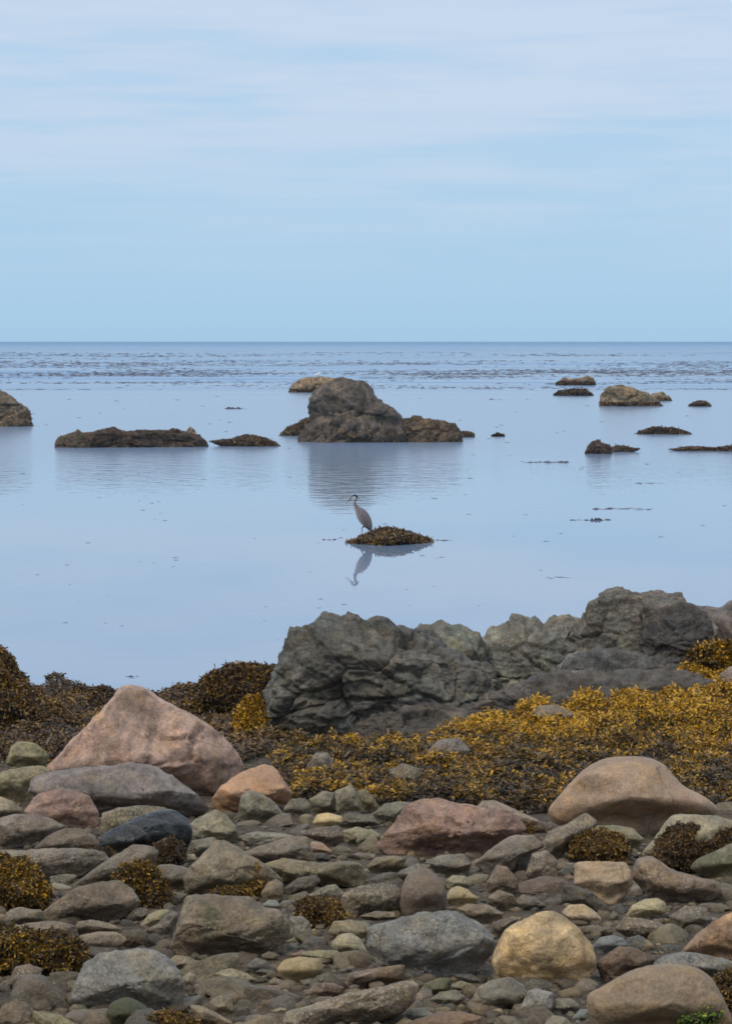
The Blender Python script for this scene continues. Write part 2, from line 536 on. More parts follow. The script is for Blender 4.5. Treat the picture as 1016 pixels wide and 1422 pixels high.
def rock(poly, sub=4, style='round', depth=0.8, seed=0, water=False, sink=0.0, front=None, zbase=None, under=0.6, foot=2.4):
    """returns (verts relative to base, tris, base location)"""
    blur, e, cuts, coarse, fine = STY[style]
    rad, cp, h = outline_radius(poly.copy(), blur=blur)
    rs = np.random.default_rng(1000 + seed)
    yb = poly[:, 1].max(); xb = cp[0]
    base = hit_water(xb, yb) if water else hit_ground(xb, yb)
    dist = base[1] if front is None else front
    hw = h[0] / F * dist; hh = h[1] / F * dist
    hd = depth * math.sqrt(hw * hh) if style != 'slab' else depth * math.sqrt(hw * hh) * 1.15
    d = ray(*cp)
    yc = dist + 0.45 * hd
    cen = np.array([0, 0, CAM_Z]) + d * (yc / d[1])
    s_, z_ = hw * yc / dist, hh * yc / dist
    f = d / np.linalg.norm(d)
    r = np.array([1.0, 0, 0]); r = r - f * f[0]; r /= np.linalg.norm(r)
    u = np.cross(r, f)
    V, T = ico(sub)
    P = V.copy()                         # x right, y depth (away), z up
    for _ in range(cuts):
        a = rs.uniform(0, 2 * np.pi); tilt = rs.uniform(0.55, 0.95)
        sg = -1 if rs.random() < 0.7 else 1
        n = np.array([math.cos(a) * math.sqrt(1 - tilt ** 2), sg * tilt, math.sin(a) * math.sqrt(1 - tilt ** 2)])
        off = rs.uniform(0.60, 0.88) if e < 0.95 else rs.uniform(0.78, 0.96)
        off = max(off, math.sqrt(1 - tilt ** 2) + 0.02)
        q = P @ n
        P = P - np.clip(q - off, 0, None)[:, None] * n * 0.92
    rho0 = np.hypot(P[:, 0], P[:, 2]); th = np.arctan2(P[:, 2], P[:, 0])
    rho = np.clip(rho0, 0, 1) ** e
    dep = np.sign(P[:, 1]) * np.abs(P[:, 1]) ** e
    if not water and style not in ('crag', 'weed', 'sea'):      # stones stand on their middles, hollow beneath the front edge
        dep = dep * np.where(dep < 0, 1 - under * sstep(0.05, -0.75, P[:, 2]), 1)
    k = (th / (2 * np.pi) * 360) % 360
    i0 = np.floor(k).astype(int) % 360; fr = k - np.floor(k)
    rr = rad[i0] * (1 - fr) + rad[(i0 + 1) % 360] * fr
    lx, lz, ly = np.cos(th) * rho * rr * s_, np.sin(th) * rho * rr * z_, dep * hd
    if water:                            # the foot goes on steeply under the surface
        lz = np.where(lz < 0, lz * foot, lz)
    L = np.stack([lx, ly, lz], -1)
    size = math.sqrt(s_ * z_)
    N = V * np.array([1, 1, 1.0])
    n1 = fract(L / size, 1.3, 3, seed)
    n2 = fract(L / size, 4.5, 4, seed + 3)
    edge = np.clip(1 - np.abs(V[:, 1]) * 0, 0, 1)
    disp = size * (coarse * n1 * 1.6 * (0.35 + 0.65 * np.abs(V[:, 1])) + fine * n2 * 1.6)
    if style in ('crag', 'sea'):
        am = 1.0 if style == 'crag' else 0.85
        warp = np.stack([n2, fract(L / size, 3.0, 3, seed + 9), n1], -1) * 0.035
        Q = (L / size + warp) * np.array([0.8, 1.0, 1.5])
        Q = np.stack([Q[:, 0] * 0.9 + Q[:, 2] * 0.42, Q[:, 1], Q[:, 2] * 0.9 - Q[:, 0] * 0.42], -1)
        f1, j1 = fracture(Q, 1.35, seed, 1.3)
        f2, j2 = fracture(Q, 3.4, seed + 5, 1.4)
        f3, j3 = fracture(Q, 9.0, seed + 8, 1.4)
        rg = ridged(L / size, 3.2, 4, seed)
        crack = -0.07 * np.clip(1 - j1 / 0.05, 0, 1) - 0.028 * np.clip(1 - j2 / 0.05, 0, 1)
        disp = disp * 0.6 + size * am * (0.14 * f1 + 0.050 * f2 + 0.022 * f3 + crack + 0.006 * (rg - 1.2)) * (0.30 + 0.70 * np.abs(V[:, 1]) ** 0.5)
    elif style in ('block', 'slab') and sub >= 5:
        f1, j1 = fracture(L / size + 0.12 * n2[:, None], 1.1, seed, 0.9)
        disp = disp + size * (0.08 * f1 - 0.035 * np.clip(1 - j1 / 0.04, 0, 1)) * np.abs(V[:, 1])
    L = L + N * disp[:, None]
    W = cen + L[:, :1] * r + L[:, 1:2] * f + L[:, 2:] * u
    W[:, 2] -= sink
    loc = np.array([cen[0], cen[1], W[:, 2].min() if zbase is None else zbase])
    return W - loc, T, loc


def tri_scatter(V, T, n, rs, up=-0.3, cond=None):
    """n random points with normals on a triangle mesh, preferring what faces up"""
    a, b, c = V[T[:, 0]], V[T[:, 1]], V[T[:, 2]]
    nn = np.cross(b - a, c - a); ar = np.linalg.norm(nn, axis=1) + 1e-12
    nn = nn / ar[:, None]
    w = ar * (nn[:, 2] > up)
    if cond is not None:
        w = w * cond((a + b + c) / 3)
    w /= w.sum()
    i = rs.choice(len(T), n, p=w)
    u, v = rs.random(n), rs.random(n)
    fl = u + v > 1; u[fl] = 1 - u[fl]; v[fl] = 1 - v[fl]
    return a[i] + (b[i] - a[i]) * u[:, None] + (c[i] - a[i]) * v[:, None], nn[i]


GOLD = np.array([lin(c) for c in ((198, 150, 31), (170, 125, 28), (134, 101, 30), (104, 78, 32), (74, 58, 34), (54, 44, 32))])
BROWN = np.array([lin(c) for c in ((150, 116, 46), (126, 94, 42), (106, 78, 40), (88, 66, 40), (72, 55, 38), (56, 46, 36))])
LETTUCE = np.array([lin((160, 166, 44)), lin((138, 150, 40)), lin((112, 126, 38)), lin((80, 115, 35)), lin((70, 100, 30)), lin((60, 85, 30))])


def fronds(P, N, rs, length=0.06, width=0.018, pal=GOLD, bright=None, droop=0.5, spread=0.9):
    """forked flat blades rooted at P: a strap that widens into a pale swollen tip"""
    n = len(P)
    t = rs.normal(size=(n, 3))
    t -= (t * N).sum(1)[:, None] * N
    t /= np.linalg.norm(t, axis=1)[:, None] + 1e-9
    d = N * rs.uniform(0.25, 1.0, n)[:, None] + t * spread
    d[:, 2] -= droop * rs.random(n) * 0.6
    d[:, 1] -= 0.35                      # the tide left it lying down the beach
    d /= np.linalg.norm(d, axis=1)[:, None]
    side = np.cross(d, rs.normal(size=(n, 3))); side /= np.linalg.norm(side, axis=1)[:, None] + 1e-9
    L = (length * rs.uniform(0.5, 1.4, n) * np.where(rs.random(n) < 0.2, rs.uniform(1.1, 1.7, n), 0.85))[:, None]
    W = (width * rs.uniform(0.6, 1.3, n))[:, None]
    d2 = d.copy(); d2[:, 2] -= droop * 0.5; d2 /= np.linalg.norm(d2, axis=1)[:, None]
    tip = P + d2 * L
    V = np.stack([P - side * W * 0.2, P + side * W * 0.2, tip + side * W * 0.5, tip - side * W * 0.5], 1).reshape(-1, 3)
    Fc = np.arange(n)[:, None] * 4 + np.array([0, 1, 2, 3])
    k = rs.random(n) if bright is None else np.clip(bright + rs.normal(0, 0.2, n), 0, 1)
    k = np.where(rs.random(n) < 0.25, k * 0.4, k)
    idx = np.clip(((1 - k) * len(pal)).astype(int), 0, len(pal) - 1)
    c = pal[idx] * rs.uniform(0.8, 1.2, (n, 1))
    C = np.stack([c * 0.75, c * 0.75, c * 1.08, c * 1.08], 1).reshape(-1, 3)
    return V, Fc, C


# ------------------------------------------------------------------ the bedrock outcrop at the water's edge
def hill(name, crop, s, color, style='crag', sub=6, depth=0.8, seed=0, mat='crag', parent=None, ploc=None, front=None, water=False, sink=0.0, **kw):
    V, T, loc = rock(pts(crop, s), sub, style, depth, seed, water=water, front=front, sink=sink)
    if parent is not None:
        V = V + (loc - ploc); loc = (0, 0, 0)
    o = obj(name, mesh_np(name, V, T, M[mat]), loc, parent, color=tuple(np.array(lin(color)) * np.array([1.12, 0.98, 0.86])), **kw)
    return o, V, T, np.array(loc)


oc_loc = np.array([2.0, 24.8, 0.4])
outcrop = obj('bedrock_outcrop', None, oc_loc, label='craggy grey bedrock outcrop rising behind the golden seaweed bed at the water\'s edge', cat='rock')
for nm, s, colr, fr, sd_, dep in (
    ('domed_rock', '358,1045 368,990 377,950 385,921 392,900 403,882 421,867 444,858 449,850 465,851 483,855 494,854 507,862 524,860 539,869 565,874 600,880 640,905 680,950 705,1000 640,1035 540,1050 440,1055', (98, 98, 94), 24.4, 3, 0.9),
    ('humped_rock', '535,975 560,890 584,872 610,866 637,872 655,882 664,888 690,930 715,1000 640,1025 560,1015', (112, 114, 106), 25.6, 8, 0.8),
    ('crest_rock', '636,985 652,905 664,886 686,867 707,855 718,851 733,856 755,867 766,858 788,858 805,866 845,930 835,995 740,1010 660,1005', (122, 124, 118), 26.0, 14, 0.7),
    ('block_rock', '775,985 795,900 803,868 812,844 832,826 847,818 862,817 877,820 899,820 921,825 951,835 975,850 988,885 980,930 930,985 860,1000', (108, 105, 99), 25.6, 21, 0.8),
    ('dark_knob', '880,930 896,872 910,848 940,836 962,838 980,853 990,880 980,925 940,945 905,945', (82, 80, 80), 25.0, 25, 0.45),
    ('ledge_rock', '750,990 768,935 785,910 830,902 900,905 950,918 992,945 985,985 880,1000 820,1002', (94, 95, 96), 24.9, 31, 0.55),
    ('far_shoulder', '935,930 950,837 980,843 1003,847 1020,841 1060,846 1120,862 1200,880 1280,920 1300,990 1120,1000 980,985', (112, 106, 104), 27.0, 37, 0.8),
    ('apron_rock', '590,1020 640,985 700,955 780,935 860,930 940,935 1000,950 1000,985 900,1005 760,1015 660,1030', (92, 89, 86), 24.1, 52, 0.5),
    ('toe_rock', '470,1050 490,1005 540,985 600,975 660,985 690,1000 640,1025 560,1050', (90, 86, 82), 24.0, 43, 0.5),
):
    hill(nm, 'P', s, colr, seed=sd_, depth=dep, parent=outcrop, ploc=oc_loc, front=fr, mat='crag',
         sub=7 if nm in ('domed_rock', 'block_rock', 'crest_rock') else 6)

# ------------------------------------------------------------------ rocks standing in the sea
def sea_rock(name, label, parts, cat='rock', group=None):
    """parts: (part name, crop, outline, colour, depth, material)"""
    first = pts(parts[0][1], parts[0][2])
    lo = hit_water(first[:, 0].mean(), first[:, 1].max())
    single = len(parts) == 1
    root = None if single else obj(name, None, lo, label=label, cat=cat, group=group)
    for i, (pn, crop, s, colr, dep, mt) in enumerate(parts):
        p = pts(crop, s)
        sub = 6 if (p[:, 0].max() - p[:, 0].min()) > 50 else 5
        seed = int(p.sum()) % 97
        V, T, l2 = rock(p, sub, 'sea', dep, seed, water=True, foot=2.4)
        V[:, 2] -= 0.5 / F * l2[1]
        me = mesh_np(pn if not single else name, V if single else V + (l2 - lo), T, M[mt])
        if single:
            ro = obj(name, me, l2, label=label, cat=cat, group=group, color=alb(colr))
        else:
            ro = obj(pn, me, (0, 0, 0), root, color=alb(colr))
        sc_ = l2[1] / 117
        top = 9.0 if sum(colr) < 215 else 0.7 * sc_ if sum(colr) < 275 else 0.22 * sc_
        rs = np.random.default_rng(seed)
        P, N = tri_scatter(V + l2, T, 1500 if sub == 6 else 400, rs, -0.4, lambda c: (c[:, 2] > -0.05) & (c[:, 2] < top))
        fv, ff, fc = fronds(P, N, rs, 0.065 * sc_, 0.06 * sc_, BROWN * np.array([1, .92, .95]), droop=0.9, bright=0.45 + 0.4 * fract(P, 0.8 / sc_, 2, 4))
        obj('weed_cover', mesh_np('weed_cover', fv - (l2 if single else lo), ff, M_WEED, False, fc), (0, 0, 0), ro, kind='stuff')


DK = (74, 60, 54)
sea_rock('sea_stack', 'tall humped dark sea rock with a long low tail of weed-covered rock', [
    ('main_rock', 'S', '150,380 150,300 212,268 199,214 208,185 240,150 300,104 345,86 400,84 445,100 487,128 517,180 572,218 622,252 665,300 665,380 400,386 240,386', (86, 79, 77), 0.7, 'sea'),
    ('low_tail', 'S', '510,380 560,310 640,275 700,264 760,275 830,285 882,300 915,338 912,374 700,385', (80, 68, 56), 0.7, 'sea'),
    ('tail_tip', 'S', '870,352 905,332 945,332 980,344 978,354 930,362', (76, 64, 54), 0.6, 'sea'),
    ('left_skirt', 'S', '54,330 100,311 150,290 205,264 260,248 310,300 310,348 200,356 120,346', (80, 68, 52), 0.6, 'sea')])
sea_rock('sea_rock', 'low tan rounded rock just behind the tall humped sea rock', [('x', 'S', '95,138 150,93 200,79 250,76 320,83 370,110 370,152 120,150', (138, 118, 92), 0.7, 'sea')])
sea_rock('sea_rock', 'steep grey brown rock sloping into the water beyond the long flat reef', [('x', 'P', '-60,592 -52,535 -20,530 0,540 20,552 40,569 54,584 20,589', (98, 88, 80), 0.7, 'sea')])
sea_rock('reef', 'long flat dark reef with a pale knob at each end', [
    ('reef_bed', 'K', '193,396 205,372 262,352 300,355 400,341 440,349 600,344 660,354 700,365 738,390 680,406 400,409 220,407', DK, 0.5, 'sea'),
    ('pale_knob', 'K', '250,385 258,358 275,344 293,356 297,390', (104, 92, 84), 0.8, 'sea'),
    ('pale_knob', 'K', '650,378 656,352 670,333 688,346 700,375', (136, 120, 112), 0.8, 'sea')])
sea_rock('reef', 'small pointed dark reef between the long flat reef and the tall sea rock', [('x', 'K', '735,387 820,375 890,362 920,371 1004,398 930,406 800,398', DK, 0.5, 'sea')])
sea_rock('sea_rock', 'far low two-humped brown rock among the floating kelp', [('x', 'Q', '383,190 415,163 430,168 470,167 500,157 524,163 526,190 450,193', (110, 96, 84), 0.6, 'sea')])
sea_rock('reef', 'flat dark reef just in front of the far two-humped rock', [('x', 'Q', '372,226 400,212 440,205 490,206 527,225 450,230', (66, 58, 62), 0.5, 'sea')])
sea_rock('sea_rock', 'large pale brown boulder in the sea with a small hump behind it', [
    ('boulder', 'Q', '543,262 545,232 570,199 620,190 670,203 700,218 740,233 782,260 680,267', (116, 102, 84), 0.7, 'sea'),
    ('hump', 'Q', '690,245 730,220 770,215 802,240 750,248', (128, 112, 92), 0.7, 'sea')])
sea_rock('reef', 'small dark dome of reef to seaward of the shallow flat reef', [('x', 'Q', '852,264 890,246 920,246 945,264 900,268', DK, 0.6, 'sea')])
sea_rock('reef', 'shallow flat lens-shaped dark reef standing alone in calm water', [('x', 'Q', '670,359 740,340 800,340 874,359 780,367', (76, 62, 60), 0.5, 'sea')])
sea_rock('reef', 'small peaked dark reef with a low flat tail', [
    ('peak', 'Q', '488,428 518,394 540,388 580,408 590,430 520,437', (72, 58, 56), 0.7, 'sea'),
    ('tail', 'Q', '565,426 600,404 640,407 690,418 620,430', (72, 58, 56), 0.5, 'sea')])
sea_rock('reef', 'long thin dark reef barely above the water beside the small peaked reef', [('x', 'Q', '790,419 880,408 960,412 1016,407 1080,413 1080,425 1016,427 880,426', (76, 60, 60), 0.4, 'sea')])
sea_rock('reef', 'tiny dark reef off the end of the tall rock\'s low tail', [('x', 'Q', '158,370 180,361 210,368 185,375', DK, 0.6, 'sea')])

# the heron's islet: a low weed-covered rock
hp = pts('H', '236,434 320,414 400,386 440,361 480,347 540,346 600,360 680,383 760,400 815,420 834,436 700,452 500,458 350,450')
V, T, l2 = rock(hp, 5, 'sea', 2.8, 11, water=True, foot=1.4)
V[:, 2] -= 0.05
islet = obj('weedy_islet', mesh_np('weedy_islet', V, T, M['sea']), l2, label='low mound of dark weed-covered rock that the heron stands on', cat='rock', color=lin((70, 56, 44)))
rs = np.random.default_rng(5)
P, N = tri_scatter(V + l2, T, 17000, rs, -0.2, lambda c: c[:, 2] > -0.02)
fv, ff, fc = fronds(P, N, rs, 0.07, 0.028, BROWN, droop=0.8, bright=0.5 + 0.25 * fract(P, 3.0, 2, 4))
obj('rockweed_cover', mesh_np('rockweed_cover', fv - l2, ff, M_WEED, False, fc), (0, 0, 0), islet, kind='stuff')
ISLET = (V + l2, T)

# ------------------------------------------------------------------ beach boulders, stones and cobbles
# (name, crop, outline, colour seen, style, material, label or None)
STONES = [
 ('boulder', 'L', '180,545 290,430 380,340 460,250 490,212 540,204 600,225 700,285 800,325 880,380 950,450 987,520 978,600 900,650 790,655 600,660 400,650 230,610', (158, 130, 120), 'slab', 'granite', 'big pinkish grey pyramid-shaped boulder, tallest on the beach'),
 ('boulder', 'L', '115,630 130,580 200,550 350,535 540,514 620,524 700,568 780,628 842,690 838,718 740,740 600,745 400,730 200,690', (110, 102, 104), 'slab', 'vein', 'long flat purplish grey boulder lying against the foot of the pink pyramid boulder'),
 ('boulder', 'L', '95,710 150,640 220,624 300,624 360,648 402,710 402,775 300,785 200,785 120,760', (130, 104, 98), 'slab', 'some', 'pinkish red stone in front of the long flat purplish boulder'),
 ('boulder', 'A0', '528,565 550,500 650,440 780,380 900,354 960,368 1016,408 1045,470 1036,560 1000,645 860,650 640,600', (30, 38, 46), 'slab', 'wet', 'wet dark blue-green boulder with shiny white veins'),
 ('boulder', 'A0', '30,120 60,20 100,-12 190,0 272,70 252,125 120,145', (124, 118, 86), 'round', 'somemoss', 'olive tan rounded boulder beside the left shoulder of the pink pyramid'),
 ('boulder', 'A0', '-60,200 20,150 120,130 230,120 285,150 190,230 165,320 40,325 -60,290', (130, 120, 88), 'block', 'some', 'yellowish lichen-coloured boulder below the olive tan one'),
 ('stone', 'A0', '-70,330 0,288 80,318 135,370 105,415 0,425 -70,405', (122, 112, 88), 'round', 'some', None),
 ('boulder', 'A0', '-70,430 60,388 200,383 300,418 362,452 280,500 130,570 0,580 -70,550', (118, 108, 100), 'slab', 'some', 'flat greyish brown boulder in front of the pinkish red stone'),
 ('stone', 'A0', '178,575 260,500 350,458 450,463 522,510 545,565 460,612 250,612', (108, 96, 82), 'round', 'plain', 'dome-shaped brown stone beside the wet dark boulder'),
 ('stone', 'A0', '545,490 558,380 640,350 760,338 905,350 870,450 620,510', (112, 102, 80), 'block', 'barnacle', 'brown barnacled block between the purplish boulder and the wet dark one'),
 ('boulder', 'A0', '-50,625 0,578 150,578 400,568 560,588 605,632 480,700 420,730 300,750 100,715 -50,700', (112, 104, 96), 'slab', 'some', 'broad low grey-brown slab with a tuft of grey weed on its end'),
 ('boulder', 'A0', '395,770 500,688 640,598 720,548 830,553 865,590 840,670 700,735 560,790 420,810', (102, 94, 84), 'slab', 'plain', 'sloping brown ramp-shaped stone above the pale-edged pointed stone'),
 ('stone', 'A0', '815,710 850,658 930,653 1030,678 1055,750 980,810 850,790', (110, 102, 92), 'round', 'some', None),
 ('boulder', 'B0', '225,168 300,108 420,24 520,3 650,-8 722,38 768,100 742,152 660,208 600,228 420,230 250,216', (102, 89, 74), 'block', 'some', 'dark brown pointed boulder with a pale top edge between two weed clumps'),
 ('stone', 'B0', '26,215 50,150 110,134 180,149 232,150 243,205 140,248 40,248', (114, 107, 94), 'round', 'plain', 'saddle-backed grey cobble beside the pointed brown boulder'),
 ('stone', 'B0', '5,270 100,235 230,211 340,214 412,240 434,295 340,330 150,325', (110, 98, 82), 'slab', 'plain', 'long low brown stone lying above the large weed clump'),
 ('stone', 'B0', '405,265 420,214 500,204 600,224 655,252 600,298 450,298', (120, 110, 92), 'slab', 'some', None),
 ('stone', 'B0', '395,345 430,290 520,269 640,269 695,312 640,378 500,398 420,378', (114, 102, 86), 'round', 'some', None),
 ('stone', 'B0', '636,315 660,264 760,254 803,280 803,358 700,365', (88, 78, 62), 'block', 'somemoss', None),
 ('cobble', 'B0', '688,198 720,149 790,139 822,165 790,220 720,226', (98, 88, 74), 'round', 'some', None),
 ('cobble', 'B0', '756,245 800,180 870,149 925,150 905,215 840,258', (136, 130, 100), 'round', 'smooth', None),
 ('stone', 'B0', '776,268 850,228 930,158 975,168 955,252 922,308 820,318', (110, 102, 90), 'block', 'plain', None),
 ('boulder', 'B0', '376,650 410,530 450,438 540,388 640,374 740,353 850,368 922,418 982,490 1004,570 995,670 900,712 700,695 560,685', (118, 118, 117), 'slab', 'vein', 'large lumpy grey boulder with a mossy stone leaning on its front'),
 ('stone', 'B0', '572,710 600,650 690,618 762,648 864,722 835,780 700,812 600,785', (64, 66, 44), 'round', 'moss', 'dark green mossy stone leaning against the large lumpy grey boulder'),
 ('cobble', 'B0', '586,615 640,579 703,600 693,648 610,650', (84, 88, 48), 'round', 'moss', 'small green mossy cobble on the front of the lumpy grey boulder'),
 ('stone', 'B0', '-30,790 10,668 90,628 150,658 222,740 245,830 0,840', (108, 94, 76), 'block', 'plain', 'brown pyramid-shaped stone below the large weed clump'),
 ('stone', 'B0', '225,705 330,718 435,780 390,850 200,840 175,690', (118, 113, 84), 'slab', 'somemoss', None),
 ('cobble', 'B0', '367,695 400,658 462,668 484,704 400,728', (112, 107, 82), 'round', 'plain', None),
 ('stone', 'B0', '55,548 80,458 160,443 228,468 224,558 150,592 90,592', (102, 90, 80), 'block', 'some', 'angular brown stone under the edge of the large weed clump'),
 ('cobble', 'B0', '905,435 950,393 1045,408 1045,490 960,498', (122, 112, 88), 'round', 'some', None),
 ('cobble', 'B0', '980,525 1020,488 1062,498 1062,568 1000,578', (117, 110, 92), 'round', 'some', None),
 ('boulder', 'A1', '172,305 220,229 320,163 460,113 512,128 562,198 613,270 595,320 480,345 330,372 250,385 188,358', (158, 122, 94), 'slab', 'smooth', 'orange tan boulder with a dark weed tuft on its shoulder'),
 ('stone', 'A1', '310,410 328,288 380,253 432,268 522,328 565,390 480,440 340,430', (114, 110, 94), 'block', 'some', 'angular grey-green block in front of the orange boulder'),
 ('stone', 'A1', '556,365 600,303 680,298 713,340 705,410 620,410', (102, 97, 78), 'round', 'some', None),
 ('stone', 'A1', '696,305 780,258 842,268 856,372 740,390 700,345', (107, 100, 82), 'block', 'some', None),
 ('stone', 'A1', '836,262 930,223 962,268 990,362 900,398 850,376', (120, 114, 92), 'block', 'plain', 'square-cut grey-green block at the edge of the dark weed'),
 ('stone', 'A1', '956,262 1000,248 1062,310 1090,362 1000,378', (117, 110, 78), 'block', 'somemoss', None),
 ('cobble', 'A1', '716,433 740,388 800,376 882,398 904,436 862,466 750,466', (172, 150, 98), 'round', 'smooth', 'pale ochre egg-shaped cobble among darker stones'),
 ('stone', 'A1', '46,445 110,398 190,358 252,388 303,450 325,515 260,550 120,552 70,508', (132, 128, 108), 'block', 'plain', 'pale grey-green angular stone beside the wet dark boulder'),
 ('stone', 'A1', '26,610 60,528 180,508 224,540 125,630 40,652', (102, 98, 86), 'slab', 'some', None),
 ('boulder', 'A1', '5,730 70,648 200,518 300,558 400,618 500,678 565,740 545,812 300,842 30,805', (114, 104, 86), 'slab', 'some', 'triangular grey-brown boulder with a pale peak and a weed tuft on its side'),
 ('cobble', 'A1', '2,645 20,604 80,599 93,632 40,668', (166, 154, 124), 'round', 'smooth', None),
 ('stone', 'A1', '295,608 420,558 600,508 692,508 724,600 745,648 600,662 420,645', (110, 100, 86), 'slab', 'some', 'low broad brown slab behind the flat olive slab'),
 ('stone', 'A1', '435,660 560,618 760,648 900,638 982,648 1014,720 1004,800 880,772 700,755 560,755', (116, 107, 82), 'slab', 'some', 'long flat olive brown slab with a pale worn end'),
 ('stone', 'A1', '555,790 640,728 740,713 764,745 705,812 580,832', (90, 84, 74), 'block', 'plain', None),
 ('cobble', 'A1', '696,565 710,528 770,538 834,592 802,618 720,608', (140, 114, 96), 'round', 'smooth', 'small reddish tan cobble on the flat olive slab'),
 ('cobble', 'A1', '732,630 750,598 800,598 818,632 780,656', (62, 62, 66), 'round', 'smooth', 'small nearly black cobble below the reddish tan one'),
 ('stone', 'A1', '655,495 720,458 862,448 894,500 884,558 820,578 738,528', (97, 84, 74), 'block', 'barnacle', 'purplish stone crusted with white barnacles below the pale ochre cobble'),
 ('stone', 'A1', '876,475 960,453 1062,478 1084,535 960,560 888,540', (124, 117, 87), 'slab', 'some', None),
 ('stone', 'A1', '855,445 900,383 1042,388 1084,442 960,468', (102, 97, 80), 'slab', 'plain', None),
 ('stone', 'A1', '315,505 400,478 560,488 625,502 565,560 380,580', (110, 108, 100), 'slab', 'some', None),
 ('cobble', 'A1', '466,785 500,738 552,748 564,805 500,830', (127, 112, 87), 'round', 'smooth', None),
 ('boulder', 'B1', '-64,362 -22,250 5,150 28,68 150,73 370,78 460,138 542,148 594,210 604,262 566,338 545,390 420,412 200,424 0,412', (108, 96, 79), 'slab', 'somemoss', 'big squarish brown boulder cracked down one side with dark algae along its foot'),
 ('cobble', 'B1', '442,124 480,96 520,98 548,130 522,166 460,161', (98, 108, 112), 'round', 'smooth', 'small blue-grey cobble behind the big squarish brown boulder'),
 ('cobble', 'B1', '436,64 470,8 520,-18 562,8 560,85 522,118 460,108', (127, 112, 82), 'round', 'some', None),
 ('stone', 'B1', '684,75 800,18 842,13 894,60 865,118 760,118', (110, 106, 88), 'block', 'plain', None),
 ('stone', 'B2', '-122,145 -92,58 0,18 110,8 200,16 235,60 220,148 120,190 -20,196 -112,188', (110, 100, 82), 'block', 'barnacle', 'tan-brown stone with dark end face beside the brown egg-shaped boulder'),
 ('stone', 'B1', '566,308 600,228 588,188 660,183 703,218 720,294 695,330 600,340', (102, 98, 90), 'block', 'plain', None),
 ('cobble', 'B1', '566,324 620,298 722,288 744,320 685,342 590,348', (112, 107, 87), 'slab', 'plain', None),
 ('stone', 'B1', '800,275 830,213 930,203 1018,218 1064,270 1005,340 900,300 820,310', (114, 105, 84), 'slab', 'some', None),
 ('cobble', 'B1', '816,336 860,283 930,273 982,308 1020,382 1005,420 900,402 830,380', (146, 140, 110), 'round', 'some', 'pale yellowish cobble beside the blue-grey boulder'),
 ('stone', 'B1', '645,385 700,372 850,368 894,400 875,438 780,445 700,412', (117, 114, 82), 'slab', 'plain', None),
 ('stone', 'B1', '518,473 560,418 650,403 762,413 785,470 745,528 660,565 590,550 536,505', (136, 121, 84), 'round', 'smooth', 'smooth tan oval stone in the gravel below the pale yellowish cobble'),
 ('cobble', 'B1', '676,555 740,508 810,488 854,548 780,578', (92, 87, 70), 'block', 'plain', None),
 ('stone', 'B1', '186,494 270,463 350,488 424,530 385,563 280,563 220,537', (122, 113, 90), 'slab', 'plain', 'thin flat olive plate of stone in the gravel below the big brown boulder'),
 ('cobble', 'B1', '436,398 480,373 533,395 524,446 460,437', (117, 107, 74), 'round', 'plain', None),
 ('cobble', 'B1', '596,394 660,368 724,390 705,418 620,418', (102, 82, 74), 'slab', 'plain', None),
 ('stone', 'B1', '675,606 730,548 830,543 894,570 885,608 760,630 700,640', (114, 94, 78), 'slab', 'plain', None),
 ('boulder', 'B1', '545,770 570,698 700,668 850,618 1016,578 1130,558 1250,528 1305,555 1276,645 1205,708 1060,772 900,785 740,805 600,815', (124, 112, 95), 'slab', 'barnacle', 'long log-shaped stone crusted with pale barnacles'),
 ('stone', 'B2', '-90,570 -70,495 -20,482 60,468 200,448 243,448 243,528 150,550 0,582', (107, 91, 79), 'slab', 'plain', 'reddish brown slab lying behind the barnacled log-shaped stone'),
 ('cobble', 'B1', '486,644 520,603 600,598 664,625 600,652', (117, 97, 77), 'slab', 'plain', None),
 ('stone', 'B1', '156,645 220,608 283,628 295,704 240,730 168,708', (112, 100, 77), 'round', 'plain', None),
 ('cobble', 'B1', '376,584 440,563 524,590 482,618 400,612', (112, 106, 87), 'slab', 'plain', None),
 ('stone', 'B1', '325,770 420,718 532,728 565,785 480,845 340,838', (114, 102, 80), 'round', 'plain', None),
 ('cobble', 'B1', '486,704 550,663 584,690 520,722', (132, 132, 112), 'slab', 'smooth', None),
 ('stone', 'B1', '46,662 110,668 200,708 294,762 255,812 100,772', (132, 118, 95), 'slab', 'some', None),
 ('cobble', 'B1', '476,544 510,513 573,540 564,583 500,578', (112, 106, 97), 'round', 'plain', None),
 ('cobble', 'B1', '356,454 410,408 473,428 475,496 400,508', (94, 94, 92), 'round', 'plain', None),
 ('cobble', 'B1', '-14,444 30,408 112,428 134,484 60,498 0,488', (114, 102, 82), 'round', 'plain', None),
 ('boulder', 'B2', '206,108 228,18 258,-45 320,-80 380,-70 442,-12 473,60 470,148 400,196 280,200 222,178', (104, 91, 82), 'round', 'smooth', 'brown egg-shaped boulder standing behind the blue-grey boulder'),
 ('cobble', 'B2', '461,98 480,43 520,20 580,38 644,92 612,126 520,142', (148, 134, 96), 'round', 'smooth', 'yellow-tan smooth cobble beside the brown egg-shaped boulder'),
 ('boulder', 'B2', '36,345 43,248 80,233 150,213 300,173 480,153 530,163 600,198 680,248 738,320 725,388 645,470 560,512 400,534 280,538 150,494 66,470', (106, 109, 113), 'slab', 'some', 'large blue-grey boulder with a patch of pale barnacles on its face'),
 ('boulder', 'B2', '708,440 740,330 780,258 850,213 960,163 1016,148 1062,158 1122,198 1202,268 1262,350 1288,440 1245,530 1185,572 1000,585 860,565 746,510', (176, 152, 110), 'slab', 'granite', 'round golden tan boulder with rough pitted skin'),
